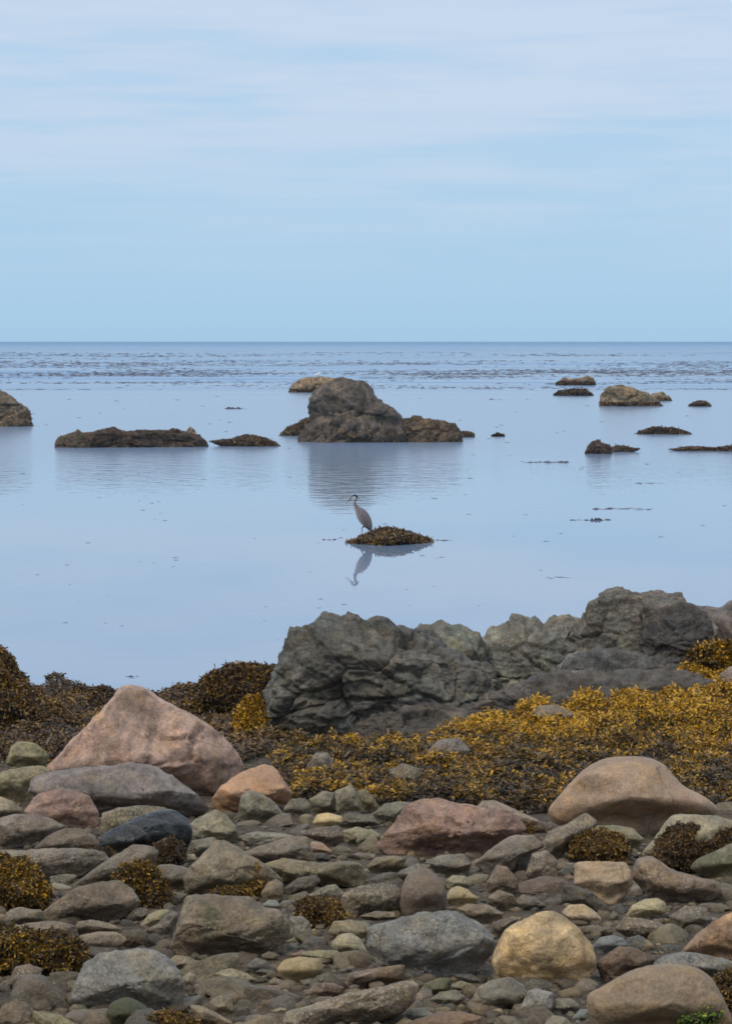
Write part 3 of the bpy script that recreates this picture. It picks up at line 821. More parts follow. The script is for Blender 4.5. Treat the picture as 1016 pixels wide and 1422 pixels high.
 ('stone', 'B2', '516,142 580,118 700,128 779,170 764,208 690,238 600,198', (114, 102, 84), 'slab', 'plain', None),
 ('stone', 'B2', '686,84 750,43 830,68 854,122 805,168 740,138', (107, 97, 80), 'block', 'plain', None),
 ('stone', 'B2', '826,114 880,68 960,88 1014,132 940,168 850,168', (102, 92, 77), 'slab', 'plain', None),
 ('stone', 'B2', '706,275 712,218 800,193 864,198 784,268 740,308', (100, 90, 78), 'block', 'plain', None),
 ('stone', 'B2', '306,606 350,548 430,518 503,518 486,586 400,630 330,640', (97, 94, 62), 'round', 'moss', 'greenish mossy cobble under the blue-grey boulder'),
 ('cobble', 'B2', '376,635 430,593 520,583 574,620 545,678 420,680', (100, 97, 84), 'slab', 'plain', None),
 ('cobble', 'B2', '476,564 540,533 622,558 634,594 560,604', (122, 112, 82), 'slab', 'some', None),
 ('boulder', 'B2', '595,648 638,570 720,523 820,513 893,558 909,612 875,670 780,682 700,722 600,702', (114, 110, 100), 'slab', 'some', 'flat-topped grey stone in front of the gap beside the golden boulder'),
 ('cobble', 'B2', '216,756 260,688 340,678 404,715 335,758 250,778', (122, 122, 110), 'round', 'smooth', None),
 ('stone', 'B2', '190,800 300,738 430,703 560,698 664,728 690,810 500,870 250,850', (118, 95, 73), 'slab', 'plain', 'reddish brown low stone in front of the barnacled log-shaped stone'),
 ('cobble', 'B2', '495,498 600,498 674,540 640,568 540,538', (87, 84, 80), 'slab', 'plain', None),
 ('stone', 'B2', '865,680 908,588 960,573 1044,598 1044,690 960,742', (116, 118, 121), 'slab', 'wet', 'wet blue-grey slab with a pale streak under the golden boulder'),
 ('stone', 'B2', '716,768 760,718 840,728 905,795 800,842 718,822', (107, 102, 84), 'round', 'plain', None),
 ('cobble', 'B2', '-4,184 80,158 182,163 199,192 100,222 18,212', (110, 97, 77), 'slab', 'plain', None),
 ('boulder', 'A2', '74,558 130,488 200,418 260,338 340,297 440,297 540,323 640,348 760,358 862,408 905,470 805,520 680,595 600,625 480,618 400,615 250,618 140,605', (134, 106, 96), 'slab', 'plain', 'broad reddish pink sloping boulder in front of the seaweed bed'),
 ('boulder', 'A2', '626,350 660,312 720,307 820,347 994,430 1004,476 880,490 760,410', (130, 115, 102), 'slab', 'plain', 'pale pinkish grey boulder touching the back of the broad reddish one'),
 ('stone', 'A2', '54,388 140,328 220,316 284,323 275,408 190,450 80,450', (110, 106, 90), 'slab', 'some', None),
 ('boulder', 'A2', '612,650 700,578 820,498 942,498 1005,560 905,610 825,690 700,735', (114, 104, 94), 'slab', 'some', 'grey-brown slab sloping down from the broad reddish boulder'),
 ('stone', 'A2', '800,668 840,578 870,548 932,568 934,640 925,730 850,722', (87, 84, 78), 'block', 'plain', 'dark triangular stone leaning on a barnacled brown one'),
 ('stone', 'A2', '894,708 930,598 1012,578 1074,640 1045,750 960,772', (120, 106, 90), 'block', 'barnacle', 'brown barnacled stone beside the dark triangular one'),
 ('stone', 'A2', '674,770 740,658 800,668 854,740 866,812 760,835 678,815', (102, 90, 82), 'block', 'plain', 'brown wedge-shaped stone above the golden boulder'),
 ('cobble', 'A2', '636,674 690,648 719,665 692,702 650,697', (168, 168, 158), 'slab', 'smooth', 'small whitish chip of stone on the brown slab'),
 ('stone', 'A2', '344,648 420,608 560,598 604,650 588,710 480,732 400,692', (97, 94, 88), 'slab', 'plain', None),
 ('stone', 'A2', '34,668 80,618 180,608 254,620 226,690 140,710 60,710', (120, 110, 84), 'slab', 'plain', None),
 ('cobble', 'A2', '-26,538 0,478 60,463 114,500 84,550 0,570', (117, 117, 87), 'round', 'some', None),
 ('cobble', 'A2', '461,746 500,713 572,718 604,775 540,798 468,788', (127, 124, 97), 'round', 'some', None),
 ('stone', 'A2', '194,708 300,648 384,658 366,730 260,772', (102, 98, 88), 'slab', 'plain', None),
 ('boulder', 'A3', '10,360 110,250 200,148 290,88 400,70 480,68 580,76 642,98 694,178 762,238 862,288 934,338 940,390 865,412 705,412 665,452 600,505 520,515 400,485 250,455 60,455 16,420', (146, 122, 102), 'round', 'smooth', 'large pinkish tan hump-shaped boulder against the golden seaweed bed'),
 ('stone', 'A3', '194,488 260,448 380,446 482,463 539,520 505,580 400,602 220,582', (122, 117, 87), 'slab', 'somemoss', 'rounded flat stone with bright green algae on top beneath the hump-shaped boulder'),
 ('boulder', 'A3', '-36,565 20,478 120,438 220,377 284,418 290,450 205,495 125,575 65,655 -24,655', (120, 108, 94), 'slab', 'some', 'pale brown slab at the foot of the hump-shaped boulder'),
 ('boulder', 'A3', '526,590 578,528 658,438 690,392 800,385 920,392 1018,418 1064,470 1064,550 905,655 760,705 620,655', (132, 126, 104), 'slab', 'some', 'pale olive boulder draped with a dark reddish weed clump'),
 ('boulder', 'A3', '776,680 820,628 940,578 1032,532 1084,560 1084,710 1000,745 880,735', (114, 110, 90), 'round', 'somemoss', 'rounded olive grey boulder in front of the reddish weed clump'),
 ('boulder', 'B3', '156,8 162,-92 180,-108 300,-113 440,-108 474,-60 479,4 454,55 372,133 340,128 246,66', (148, 127, 102), 'block', 'smooth', 'smooth pinkish tan shield-shaped stone just below a weed clump'),
 ('boulder', 'A3', '474,730 498,630 580,608 682,678 802,718 942,748 965,810 885,865 700,875 560,835', (114, 99, 85), 'slab', 'some', 'long sloping brown slab below the reddish weed clump'),
 ('stone', 'B3', '426,198 470,128 540,93 610,85 659,113 655,170 560,202 478,212', (148, 136, 96), 'round', 'some', 'knobbly ochre-topped stone among brown rubble'),
 ('stone', 'B3', '86,168 130,123 210,118 272,158 310,198 294,238 160,240', (162, 143, 114), 'round', 'granite', 'pale peach cobble tucked behind the golden boulder'),
 ('stone', 'B3', '86,108 100,18 160,18 262,58 344,130 325,190 200,130', (84, 78, 68), 'slab', 'plain', None),
 ('stone', 'B3', '251,356 300,298 370,286 430,303 455,348 384,380 290,398', (100, 107, 110), 'round', 'smooth', 'domed blue-grey cobble perched on a reddish brown rock'),
 ('boulder', 'B3', '274,438 330,398 400,348 500,358 605,420 566,470 400,524 320,562', (96, 78, 63), 'block', 'plain', 'dark reddish brown angular rock under the domed blue-grey cobble'),
 ('boulder', 'B3', '220,610 330,558 440,488 560,448 680,438 800,453 882,488 944,570 985,660 1016,745 1006,815 800,850 500,850 250,808 226,705', (124, 107, 85), 'round', 'smooth', 'big smooth brown loaf-shaped boulder with bright green algae at its foot'),
 ('boulder', 'B3', '584,448 640,398 740,377 860,387 1042,437 1055,508 900,512 700,494', (107, 108, 110), 'slab', 'plain', 'blue-grey slab behind the big loaf-shaped boulder'),
 ('boulder', 'B3', '734,378 820,288 920,208 1032,157 1085,198 1085,432 900,424', (138, 111, 86), 'slab', 'granite', 'speckled pinkish boulder above the blue-grey slab'),
 ('stone', 'B3', '374,258 430,188 540,198 642,228 694,272 665,320 500,332', (104, 92, 78), 'slab', 'barnacle', None),
 ('cobble', 'B3', '606,244 660,228 694,260 684,298 630,288', (120, 120, 110), 'round', 'plain', None),
 ('stone', 'B3', '674,186 760,128 882,138 905,206 805,272 700,282', (106, 96, 82), 'slab', 'some', None),
 ('stone', 'B3', '766,266 800,208 900,188 944,198 865,280', (107, 106, 104), 'slab', 'plain', None),
 ('stone', 'B3', '146,248 260,233 374,248 365,298 260,310 178,290', (100, 88, 74), 'slab', 'plain', None),
 ('cobble', 'B3', '16,686 60,628 140,628 194,672 164,730 60,720', (97, 94, 87), 'round', 'plain', None),
 ('cobble', 'B3', '146,736 190,688 244,688 244,758 160,768', (100, 110, 112), 'round', 'smooth', None),
 ('cobble', 'B3', '-6,768 40,718 110,728 165,785 60,832 0,812', (120, 114, 94), 'round', 'smooth', None),
 ('cobble', 'B3', '-36,666 0,598 52,598 44,658 0,700', (107, 107, 107), 'round', 'plain', None),
 ('cobble', 'B3', '342,196 370,153 403,175 389,228 350,228', (87, 82, 72), 'round', 'plain', None),
 ('stone', 'M', '330,660 368,598 412,598 444,640 440,700 380,725 340,705', (102, 94, 84), 'block', 'barnacle', 'knobbly brown stone half buried in dark weed below the domed outcrop'),
 ('stone', 'M', '624,670 690,638 762,658 786,740 700,720 634,705', (102, 94, 80), 'block', 'barnacle', 'brown stone with a pale end poking out of the dark weed'),
 ('stone', 'M', '774,600 830,548 902,543 944,590 905,660 820,645', (100, 92, 88), 'block', 'barnacle', 'purplish grey stone surrounded by golden weed'),
 ('stone', 'R', '258,518 290,483 360,478 434,520 384,570 280,560', (107, 98, 86), 'slab', 'plain', 'flat brown stone at the top of the golden weed bed'),
 ('stone', 'R', '930,400 1000,338 1062,328 1062,440 950,440', (115, 98, 90), 'slab', 'plain', 'smooth brownish stone beside the weed on the outcrop\'s shoulder'),
]


def hue_name(c):
    r, g, b = c
    if r - b > 34: return 'ochre tan'
    if r - b > 24: return 'olive brown'
    if r - b > 13: return 'grey-brown'
    return 'grey'


import re
HANDLES = []
for nm, crop, q, colr, sty, mt, lab in STONES:
    if lab:
        pq = pts(crop, q)
        h_ = re.split(r',| (?:with|beside|in|behind|between|below|lying|against|above|under|on|at|among|just|tucked|leaning|touching|sloping down|standing|draped|perched|half|poking|surrounded|crusted|of|cracked|beneath)\b', lab)[0]
        if len(h_.split()) < 3: continue
        HANDLES.append((hit_ground(pq[:, 0].mean(), pq[:, 1].max())[:2], h_))


def near(x, y, skip=()):
    return min((h for h in HANDLES), key=lambda h: (h[0][0] - x) ** 2 + (h[0][1] - y) ** 2 * 0.5)[1]


COVER = np.zeros((int(PH), int(PW)), bool)


def raster(poly):
    lo = np.floor(poly.min(0)).astype(int); hi = np.ceil(poly.max(0)).astype(int)
    x0, y0 = max(lo[0], 0), max(lo[1], 0); x1, y1 = min(hi[0], int(PW)), min(hi[1], int(PH))
    if x1 <= x0 or y1 <= y0: return
    X, Y = np.meshgrid(np.arange(x0, x1) + .5, np.arange(y0, y1) + .5)
    ins = np.zeros(X.shape, bool)
    for (ax, ay), (bx, by) in zip(poly, np.roll(poly, -1, 0)):
        if ay == by: continue
        c = ((ay > Y) != (by > Y)) & (X < (bx - ax) * (Y - ay) / (by - ay) + ax)
        ins ^= c
    COVER[y0:y1, x0:x1] |= ins


for i, (nm, crop, s, colr, sty, mt, lab) in enumerate(STONES):
    p = pts(crop, s)
    raster(p)
    wpx = p[:, 0].max() - p[:, 0].min()
    V, T, loc = rock(p, 6 if wpx > 150 else 5 if wpx > 32 else 4, sty, 0.85, i, sink=0.01, under=0.78 if lab and any(w in lab for w in ('hump-shaped', 'golden tan', 'loaf-shaped boulder with', 'squarish brown boulder cracked', 'dark brown pointed')) else 0.6)
    grp = None
    if lab is None:
        shape = {'round': 'rounded', 'block': 'angular', 'slab': 'flattish'}[sty]
        lab = f'{shape} {hue_name(colr)} {"small cobble" if nm == "cobble" else "stone"} beside the {near(loc[0], loc[1])}'
        grp = f'{shape} {hue_name(colr)} ' + ('cobbles' if nm == 'cobble' else 'stones') + ' between the boulders'
    obj(nm, mesh_np(nm, V, T, M[mt]), loc, label=lab, cat='rock' if nm == 'boulder' else nm, group=grp, color=alb(colr, 0.72 if wpx > 60 else 0.6))

CLUMPS = [
    ('golden brown weed clump beside the broad low slab', '-30,1262 -20,1208 0,1196 25,1194 50,1206 68,1235 66,1258 30,1264', 3600, GOLD, 0.45, 0.04, 0.017),
    ('golden brown weed clump behind the pale-edged pointed stone', '160,1222 172,1204 195,1198 212,1205 228,1226 236,1246 222,1258 190,1252', 2600, GOLD, 0.5, 0.04, 0.017),
    ('small greyish weed tuft on the end of the broad low slab', '74,1208 90,1196 122,1182 150,1178 158,1186 136,1206 110,1216', 1300, BROWN, 0.5, 0.035, 0.015),
    ('largest weed clump, golden and rust brown, above the brown pyramid-shaped stone', '-40,1350 -30,1296 0,1288 40,1291 80,1296 108,1312 122,1330 108,1350 60,1354', 5200, GOLD, 0.45, 0.035, 0.016),
    ('dark weed tuft hanging on the side of the triangular boulder', '331,1238 334,1202 350,1194 364,1206 370,1232 360,1246 345,1246', 1400, BROWN, 0.7, 0.035, 0.015),
    ('low brown weed clump beside the tan-brown barnacled stone', '410,1272 418,1252 440,1248 470,1256 484,1272 470,1288 440,1288', 1600, BROWN, 0.75, 0.035, 0.015),
    ('round dark weed clump under the green-topped flat stone', '790,1190 792,1166 806,1154 836,1152 862,1162 873,1182 866,1197 830,1199', 2800, BROWN, 0.7, 0.04, 0.017),
    ('dark reddish weed clump draped over the pale olive boulder', '904,1192 912,1170 935,1150 965,1148 1000,1152 1030,1150 1030,1172 985,1190 950,1208 920,1206', 4200, BROWN, 0.5, 0.04, 0.017),
    ('dark weed tuft on the shoulder of the orange boulder', '372,1108 376,1082 384,1078 396,1092 403,1104 396,1114 380,1114', 700, BROWN, 0.4, 0.045, 0.018),
    ('tiny weed tuft beside the pale pinkish grey boulder', '717,1156 722,1145 732,1142 741,1150 738,1158', 260, BROWN, 0.7, 0.04, 0.017),
    ('dark brown weed at the foot of the lumpy grey boulder', '180,1432 200,1412 230,1406 262,1412 285,1428 250,1436', 1500, BROWN, 0.75, 0.03, 0.014),
    ('yellow-green weed strip along the top of the big squarish boulder', '286,1246 300,1235 330,1232 348,1238 345,1250 310,1250', 900, GOLD, 0.7, 0.03, 0.013),
    ('dark mossy weed beside the big loaf-shaped boulder', '988,1400 994,1358 1010,1346 1030,1346 1032,1405', 1400, BROWN, 0.6, 0.03, 0.013),
    ('dark weed tuft at the end of the wet dark boulder', '216,1200 220,1176 236,1164 254,1172 258,1194 240,1204', 800, BROWN, 0.35, 0.04, 0.017),
    ('bright green sea lettuce at the foot of the loaf-shaped boulder', '940,1420 948,1411 966,1409 985,1402 1000,1407 1003,1414 975,1422', 140, LETTUCE, 0.7, 0.028, 0.02),
]
for q_ in CLUMPS:
    raster(pts('P', q_[1]))

# filler cobbles in the gaps, each its own object, sharing a few meshes
protos = []
for k in range(12):
    V, T = ico(4)
    rs = np.random.default_rng(300 + k)
    P = V.copy()
    for _ in range(12 if k % 2 else 5):
        n = rs.normal(size=3); n /= np.linalg.norm(n)
        off = rs.uniform(0.5, 0.82)
        q = P @ n
        P = P - np.clip(q - off, 0, None)[:, None] * n * 0.9
    P *= np.array([1.0, rs.uniform(0.65, 1.0), rs.uniform(0.36, 0.66)])
    P += V * (0.05 * fract(P, 1.6, 3, k) + 0.025 * fract(P, 5, 3, k + 20))[:, None]
    protos.append([mesh_np('cobble', P, T, M[m_]) for m_ in ('plain', 'some', 'smooth')])
FILL = [('grey-brown', (108, 99, 86)), ('grey-brown', (100, 91, 78)), ('olive brown', (112, 104, 80)), ('grey', (104, 102, 98)),
        ('dark brown', (86, 76, 64)), ('blue-grey', (98, 104, 108)), ('reddish brown', (112, 90, 76)), ('pale tan', (140, 126, 98)),
        ('pale grey', (128, 126, 116)), ('dark grey', (78, 76, 72))]
mids, tries = 0, 0
radii2 = sorted(rng.uniform(0.10, 0.18, 130), reverse=True)
placed2 = []
while mids < 130 and tries < 40000:
    tries += 1
    if tries % 150 == 0: radii2[mids:] = [max(r * 0.95, 0.09) for r in radii2[mids:]]
    py = rng.uniform(1115, 1421); px = rng.uniform(4, 1012)
    if COVER[int(py), int(px)]: continue
    b = hit_ground(px, py); rad_ = float(radii2[mids]); rp = rad_ / b[1] * F
    x0, x1, y0, y1 = int(max(px - rp, 0)), int(min(px + rp, 1015)), int(max(py - rp * .55, 0)), int(min(py + rp * .35, 1421))
    if COVER[y0:y1 + 1, x0:x1 + 1].mean() > 0.55: continue
    if any((b[0] - q[0]) ** 2 + (b[1] - q[1]) ** 2 * 0.5 < (0.62 * (rad_ + q[2])) ** 2 for q in placed2): continue
    placed2.append((b[0], b[1], rad_))
    hn, hc = FILL[int(rng.choice([0, 0, 1, 1, 2, 2, 3, 6, 8, 4]))]
    o = obj('stone', protos[int(rng.choice([1, 3, 5, 7, 9, 11]))][int(rng.integers(3))], (b[0], b[1], b[2] + rad_ * 0.10),
            label=f'half-buried {hn} stone in the rubble near the {near(b[0], b[1])}', cat='stone',
            group=f'half-buried {hn} stones in the rubble', color=tuple(np.array(alb(hc, 0.6)) * rng.uniform(0.85, 1.1)))
    o.scale = (rad_, rad_ * 0.8, rad_ * 0.85)
    o.rotation_euler = (rng.normal(0, 0.2), rng.normal(0, 0.2), rng.normal(0, 0.5))
    raster(np.array([[px - rp * .8, py], [px - rp * .5, py - rp * .45], [px + rp * .5, py - rp * .45], [px + rp * .8, py], [px, py + rp * .2]]))
    mids += 1
count, tries = 0, 0
radii = sorted(np.clip(rng.lognormal(math.log(0.07), 0.45, 250), 0.035, 0.14), reverse=True)
misses = 0
placed = []
while count < 250 and tries < 60000:
    tries += 1
    misses += 1
    if misses > 160:
        misses = 0; radii[count:] = [r * 0.93 for r in radii[count:]]
    py = rng.uniform(1112, 1421); px = rng.uniform(4, 1012)
    b = hit_ground(px, py) if not COVER[int(py), int(px)] else None
    if b is None: continue
    rad_ = float(radii[count])
    rp = rad_ / b[1] * F
    x0, x1, y0, y1 = int(max(px - rp, 0)), int(min(px + rp, 1015)), int(max(py - rp * .5, 0)), int(min(py + rp * .5, 1421))
    if COVER[y0:y1 + 1, x0:x1 + 1].mean() > 0.38: continue
    if any((b[0] - q[0]) ** 2 + (b[1] - q[1]) ** 2 * 0.6 < (0.72 * (rad_ + q[2])) ** 2 for q in placed): continue
    placed.append((b[0], b[1], rad_))
    fi = min(int(abs(rng.normal(0, 3.6))), 9)
    hn, hc = FILL[fi]
    o = obj('cobble', protos[int(rng.integers(12))][int(rng.integers(3))], (b[0], b[1], b[2] + rad_ * 0.16),
            label=f'little {hn} cobble in the gravel near the {near(b[0], b[1])}', cat='cobble',
            group=f'small {hn} cobbles in the gravel', color=tuple(np.array(alb(hc, 0.6)) * rng.uniform(0.72, 1.08)))
    o.scale = (rad_, rad_, rad_)
    o.rotation_euler = (rng.normal(0, 0.22), rng.normal(0, 0.22), rng.uniform(0, 6.28))
    count += 1; misses = 0

# loose shingle, past counting
V1, T1 = ico(2)
def shingle(n, lo, hi, ylo, yhi, seed, side=False):
    rs = np.random.default_rng(seed)
    y = 1 / rs.uniform(1 / yhi, 1 / ylo, n)
    x = rs.uniform(-1, 1, n) * (y * 0.165 + 0.6)
    r = np.clip(rs.lognormal(math.log(lo * 1.5), 0.5, n), lo, hi)
    if side:                             # the same rubble going on to either side of the view
        x = rs.choice([-1, 1], n) * (y * 0.154 + r * 1.6 + rs.uniform(0.02, 4.5, n))
        y = np.where(rs.random(n) < 0.4, rs.uniform(7, 20.5, n), y)
        x = np.sign(x) * np.maximum(np.abs(x), y * 0.154 + r * 1.6)
    S = np.stack([r, r * rs.uniform(0.6, 1, n), r * rs.uniform(0.35, 0.75, n)], 1)
    a = rs.uniform(0, 6.28, n)
    W = V1[None] * (1 + 0.16 * rs.normal(size=(n, len(V1), 1))) * S[:, None]
    ca, sa = np.cos(a)[:, None], np.sin(a)[:, None]
    X = W[..., 0] * ca - W[..., 1] * sa; Y = W[..., 0] * sa + W[..., 1] * ca
    W = np.stack([X + x[:, None], Y + y[:, None], W[..., 2] + (ground(x, y) + S[:, 2] * 0.3)[:, None]], -1)
    pal = np.array([alb(c, 0.55) for _, c in FILL])
    c = pal[np.minimum(np.abs(rs.normal(0, 3.4, n)).astype(int), 9)] * np.array([0.90, 0.84, 0.76]) * rs.uniform(0.5, 1.1, (n, 1))
    C = np.repeat(c, len(V1), 0)
    Fc = (T1[None] + (np.arange(n) * len(V1))[:, None, None]).reshape(-1, 3)
    return mesh_np('shingle', W.reshape(-1, 3), Fc, M['pebble'], True, C)
obj('shingle', shingle(6000, 0.014, 0.085, 8.0, 21.5, 77), kind='stuff', label='loose grey-brown pebbles and gravel between the boulders', cat='gravel')
obj('rubble', shingle(2600, 0.06, 0.45, 7.0, 20.5, 78, True), kind='stuff', label='more grey-brown rubble along the beach to either side', cat='gravel')

# ------------------------------------------------------------------ seaweed
def weed_patch(label, footprint, density, length, width, pal, bright, seed, lift=0.0, name='rockweed_bed', lim=None):
    """weed growing over the ground inside a footprint given as world xy corners"""
    rs = np.random.default_rng(seed)
    fp = np.array([hit_ground(*q)[:2] for q in footprint])
    if lim: fp[:, 1] = np.minimum(fp[:, 1], lim)
    lo, hi = fp.min(0), fp.max(0)
    n = int(density * np.prod(hi - lo))
    P = lo + rs.random((n, 2)) * (hi - lo)
    ins = np.zeros(n, bool)
    for (ax, ay), (bx, by) in zip(fp, np.roll(fp, -1, 0)):
        if ay == by: continue
        ins ^= ((ay > P[:, 1]) != (by > P[:, 1])) & (P[:, 0] < (bx - ax) * (P[:, 1] - ay) / (by - ay) + ax)
    P = P[ins]
    z = ground(P[:, 0], P[:, 1])
    P3 = np.column_stack([P, z])
    lump = fract(P3, 3.3, 3, seed)
    P3[:, 2] += lift + 0.17 * np.clip(lump, -0.35, 0.8) + rs.uniform(-0.02, 0.05, len(P3))
    e = 0.05
    nx = -(ground(P[:, 0] + e, P[:, 1]) - z) / e; ny = -(ground(P[:, 0], P[:, 1] + e) - z) / e
    N = np.column_stack([nx, ny - 0.3, np.ones(len(P))]); N /= np.linalg.norm(N, axis=1)[:, None]
    br = bright(P3, lump)
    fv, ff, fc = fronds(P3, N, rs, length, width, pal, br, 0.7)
    return obj(name, mesh_np(name, fv, ff, M_WEED, False, fc), label=label, cat='seaweed', kind='stuff')


bedpoly = [(372, 1035), (395, 1110), (520, 1120), (760, 1130), (860, 1128), (1060, 1120), (1330, 1100), (1330, 960), (1075, 930), (985, 920), (940, 955), (860, 972), (760, 985), (660, 1006), (560, 1032), (470, 1040)]
weed_patch('wide bed of golden and dark brown rockweed spread below the grey outcrop', bedpoly, 7600, 0.040, 0.017, GOLD,
           lambda P, l: 0.30 + 0.48 * sstep(20.6, 22.8, P[:, 1]) * sstep(-0.4, 1.8, P[:, 0]) + 0.22 * sstep(22.6, 24.0, P[:, 1]) + 0.55 * fract(P, 1.9, 3, 2) + 0.35 * l, 41, lift=0.03, lim=27.3)
weed_patch('dark brown rockweed covering the low shore behind the pink pyramid boulder', [(-360, 1050), (-60, 1060), (340, 1062), (392, 1035), (392, 960), (240, 962), (160, 957), (60, 957), (-60, 960), (-360, 965)], 4600, 0.046, 0.021, BROWN,
           lambda P, l: 0.38 + 0.35 * fract(P, 1.3, 3, 9) + 0.25 * l, 42, lift=0.02)


def weed_mound(name, label, poly, n, pal, br, seed, length=0.06, width=0.022, depth=0.8, front=None, color=(58, 48, 36), water=False, up=-0.35, sub=4, style='crag'):
    """a lump of rock wholly grown over with weed"""
    V, T, loc = rock(poly, sub, style, depth, seed, front=front, water=water)
    o = obj(name, mesh_np(name, V, T, M['moss' if False else 'plain']), loc, label=label, cat='seaweed', color=lin(color))
    rs = np.random.default_rng(seed)
    P, N = tri_scatter(V, T, n, rs, up)
    b = br + 0.3 * fract(P + loc, 4.0 if length < 0.07 else 1.6, 3, seed)
    fv, ff, fc = fronds(P, N, rs, length, width, pal, b, 0.8)
    obj('frond_cover', mesh_np('frond_cover', fv, ff, M_WEED, False, fc), (0, 0, 0), o, kind='stuff')
    return o


weed_mound('weedy_mound', 'tall mound of brown weed-covered rock sloping into the water beside the olive tan boulder',
           pts('P', '-90,1050 -80,880 -20,884 0,895 12,907 25,932 45,952 72,972 112,1005 70,1040'), 26000, BROWN, 0.62, 61, 0.042, 0.019, front=25.5, sub=5)
weed_mound('weedy_mound', 'rounded mound of dark brown weed against the left side of the grey outcrop',
           pts('P', '236,1000 262,965 276,950 293,934 320,923 350,922 388,924 405,985 385,1015 300,1012'), 22000, BROWN, 0.55, 62, 0.042, 0.019, front=27.6, sub=5)
weed_mound('weedy_mound', 'low strip of dark weedy rock at the waterline behind the pyramid boulder',
           pts('P', '40,985 72,966 100,958 122,953 150,955 175,970 150,990 90,995'), 7000, BROWN, 0.35, 63, 0.042, 0.019, front=29.5, sub=4)
weed_mound('rockweed_clump', 'upright golden weed clump hanging at the left foot of the domed outcrop',
           pts('P', '326,1035 330,990 340,968 358,965 368,985 366,1030 350,1042'), 7000, GOLD, 0.8, 64, 0.036, 0.016, front=23.9)
weed_mound('rockweed_clump', 'golden weed patch high on the outcrop\'s far shoulder',
           pts('P', '950,915 965,898 990,893 1025,888 1030,925 990,930'), 6000, GOLD, 0.6, 65, 0.036, 0.016, front=24.5, depth=0.5)
for k, (lab, poly, n, pal, br, L_, W_) in enumerate(CLUMPS):
    fr_ = {'bright green': 8.55, 'dark reddish': 13.5, 'dark weed tuft on': 17.3}
    fr_ = next((v for k_, v in fr_.items() if lab.startswith(k_)), None)
    weed_mound('sea_lettuce' if pal is LETTUCE else 'rockweed_clump', lab, pts('P', poly), int(n * 3.0), pal, br, 100 + k, L_ * 0.45, W_ * 0.46, 0.7, sub=5, style='weed', front=fr_)

# ------------------------------------------------------------------ kelp afloat
def kelp_bits(x, y, L, wdt, h, rs):
    """low tent-shaped floats: 5 verts, 4 tris each"""
    n = len(x)
    a = rs.normal(0, 0.25, n)
    ca, sa = np.cos(a), np.sin(a)
    def pt(dx, dy, z): return np.stack([x + dx * ca - dy * sa, y + dx * sa + dy * ca, z], -1)
    o = np.zeros(n)
    V = np.stack([pt(-L, o, o), pt(o, -wdt, o), pt(L, o, o), pt(o, wdt, o), pt(L * rs.uniform(-.5, .5, n), o, h)], 1).reshape(-1, 3)
    b = (np.arange(n) * 5)[:, None]
    Fc = np.concatenate([b + np.array(t) for t in ((0, 1, 4), (1, 2, 4), (2, 3, 4), (3, 0, 4))])
    c = np.array(lin((62, 58, 72))) * rs.uniform(0.5, 1.3, (n, 1)) * np.ones((n, 3))
    return V, Fc, np.repeat(c, 5, 0)


rs = np.random.default_rng(15)
X, Y, LL = [], [], []
for _ in range(900):
    py = 475 + rs.choice([rs.uniform(14, 30), rs.uniform(26, 48), rs.uniform(40, 66)], p=[0.2, 0.5, 0.3])
    cy = CAM_Z * F / (py - 475); cx = rs.uniform(-1, 1) * cy * 0.17
    if mnoise.fractal(Vector((cx / cy * 16, (py - 475) * 0.16, 3.3)), 1.0, 2.0, 3) < 0.12: continue
    m = int(rs.integers(2, 26))
    X.append(cx + rs.normal(0, 1, m) * cy * 0.018); Y.append(cy + rs.normal(0, 1, m) * cy * 0.0025)
    LL.append(rs.uniform(0.15, 0.8, m) * cy / 330)
X, Y, LL = map(np.concatenate, (X, Y, LL))
kv, kf, kc = kelp_bits(X, Y, LL, LL * 0.3, rs.uniform(0.02, 0.10, len(X)) * Y / 350, rs)
obj('kelp_bed', mesh_np('kelp_bed', kv, kf, M_KELP, False, kc), kind='stuff', label='broad band of dark floating kelp on the outer water', cat='kelp')
n = 130
py = 475 + rs.uniform(75, 420, n); Y = CAM_Z * F / (py - 475); X = rs.uniform(-1, 1, n) * Y * 0.155
LL = rs.uniform(0.03, 0.10, n) * Y / 60
kv, kf, kc = kelp_bits(X, Y, LL, LL * 0.5, LL * 0.12, rs)
obj('drifting_weed', mesh_np('drifting_weed', kv, kf, M_KELP, False, kc), kind='stuff', label='scattered specks of weed drifting on the calm water', cat='seaweed')
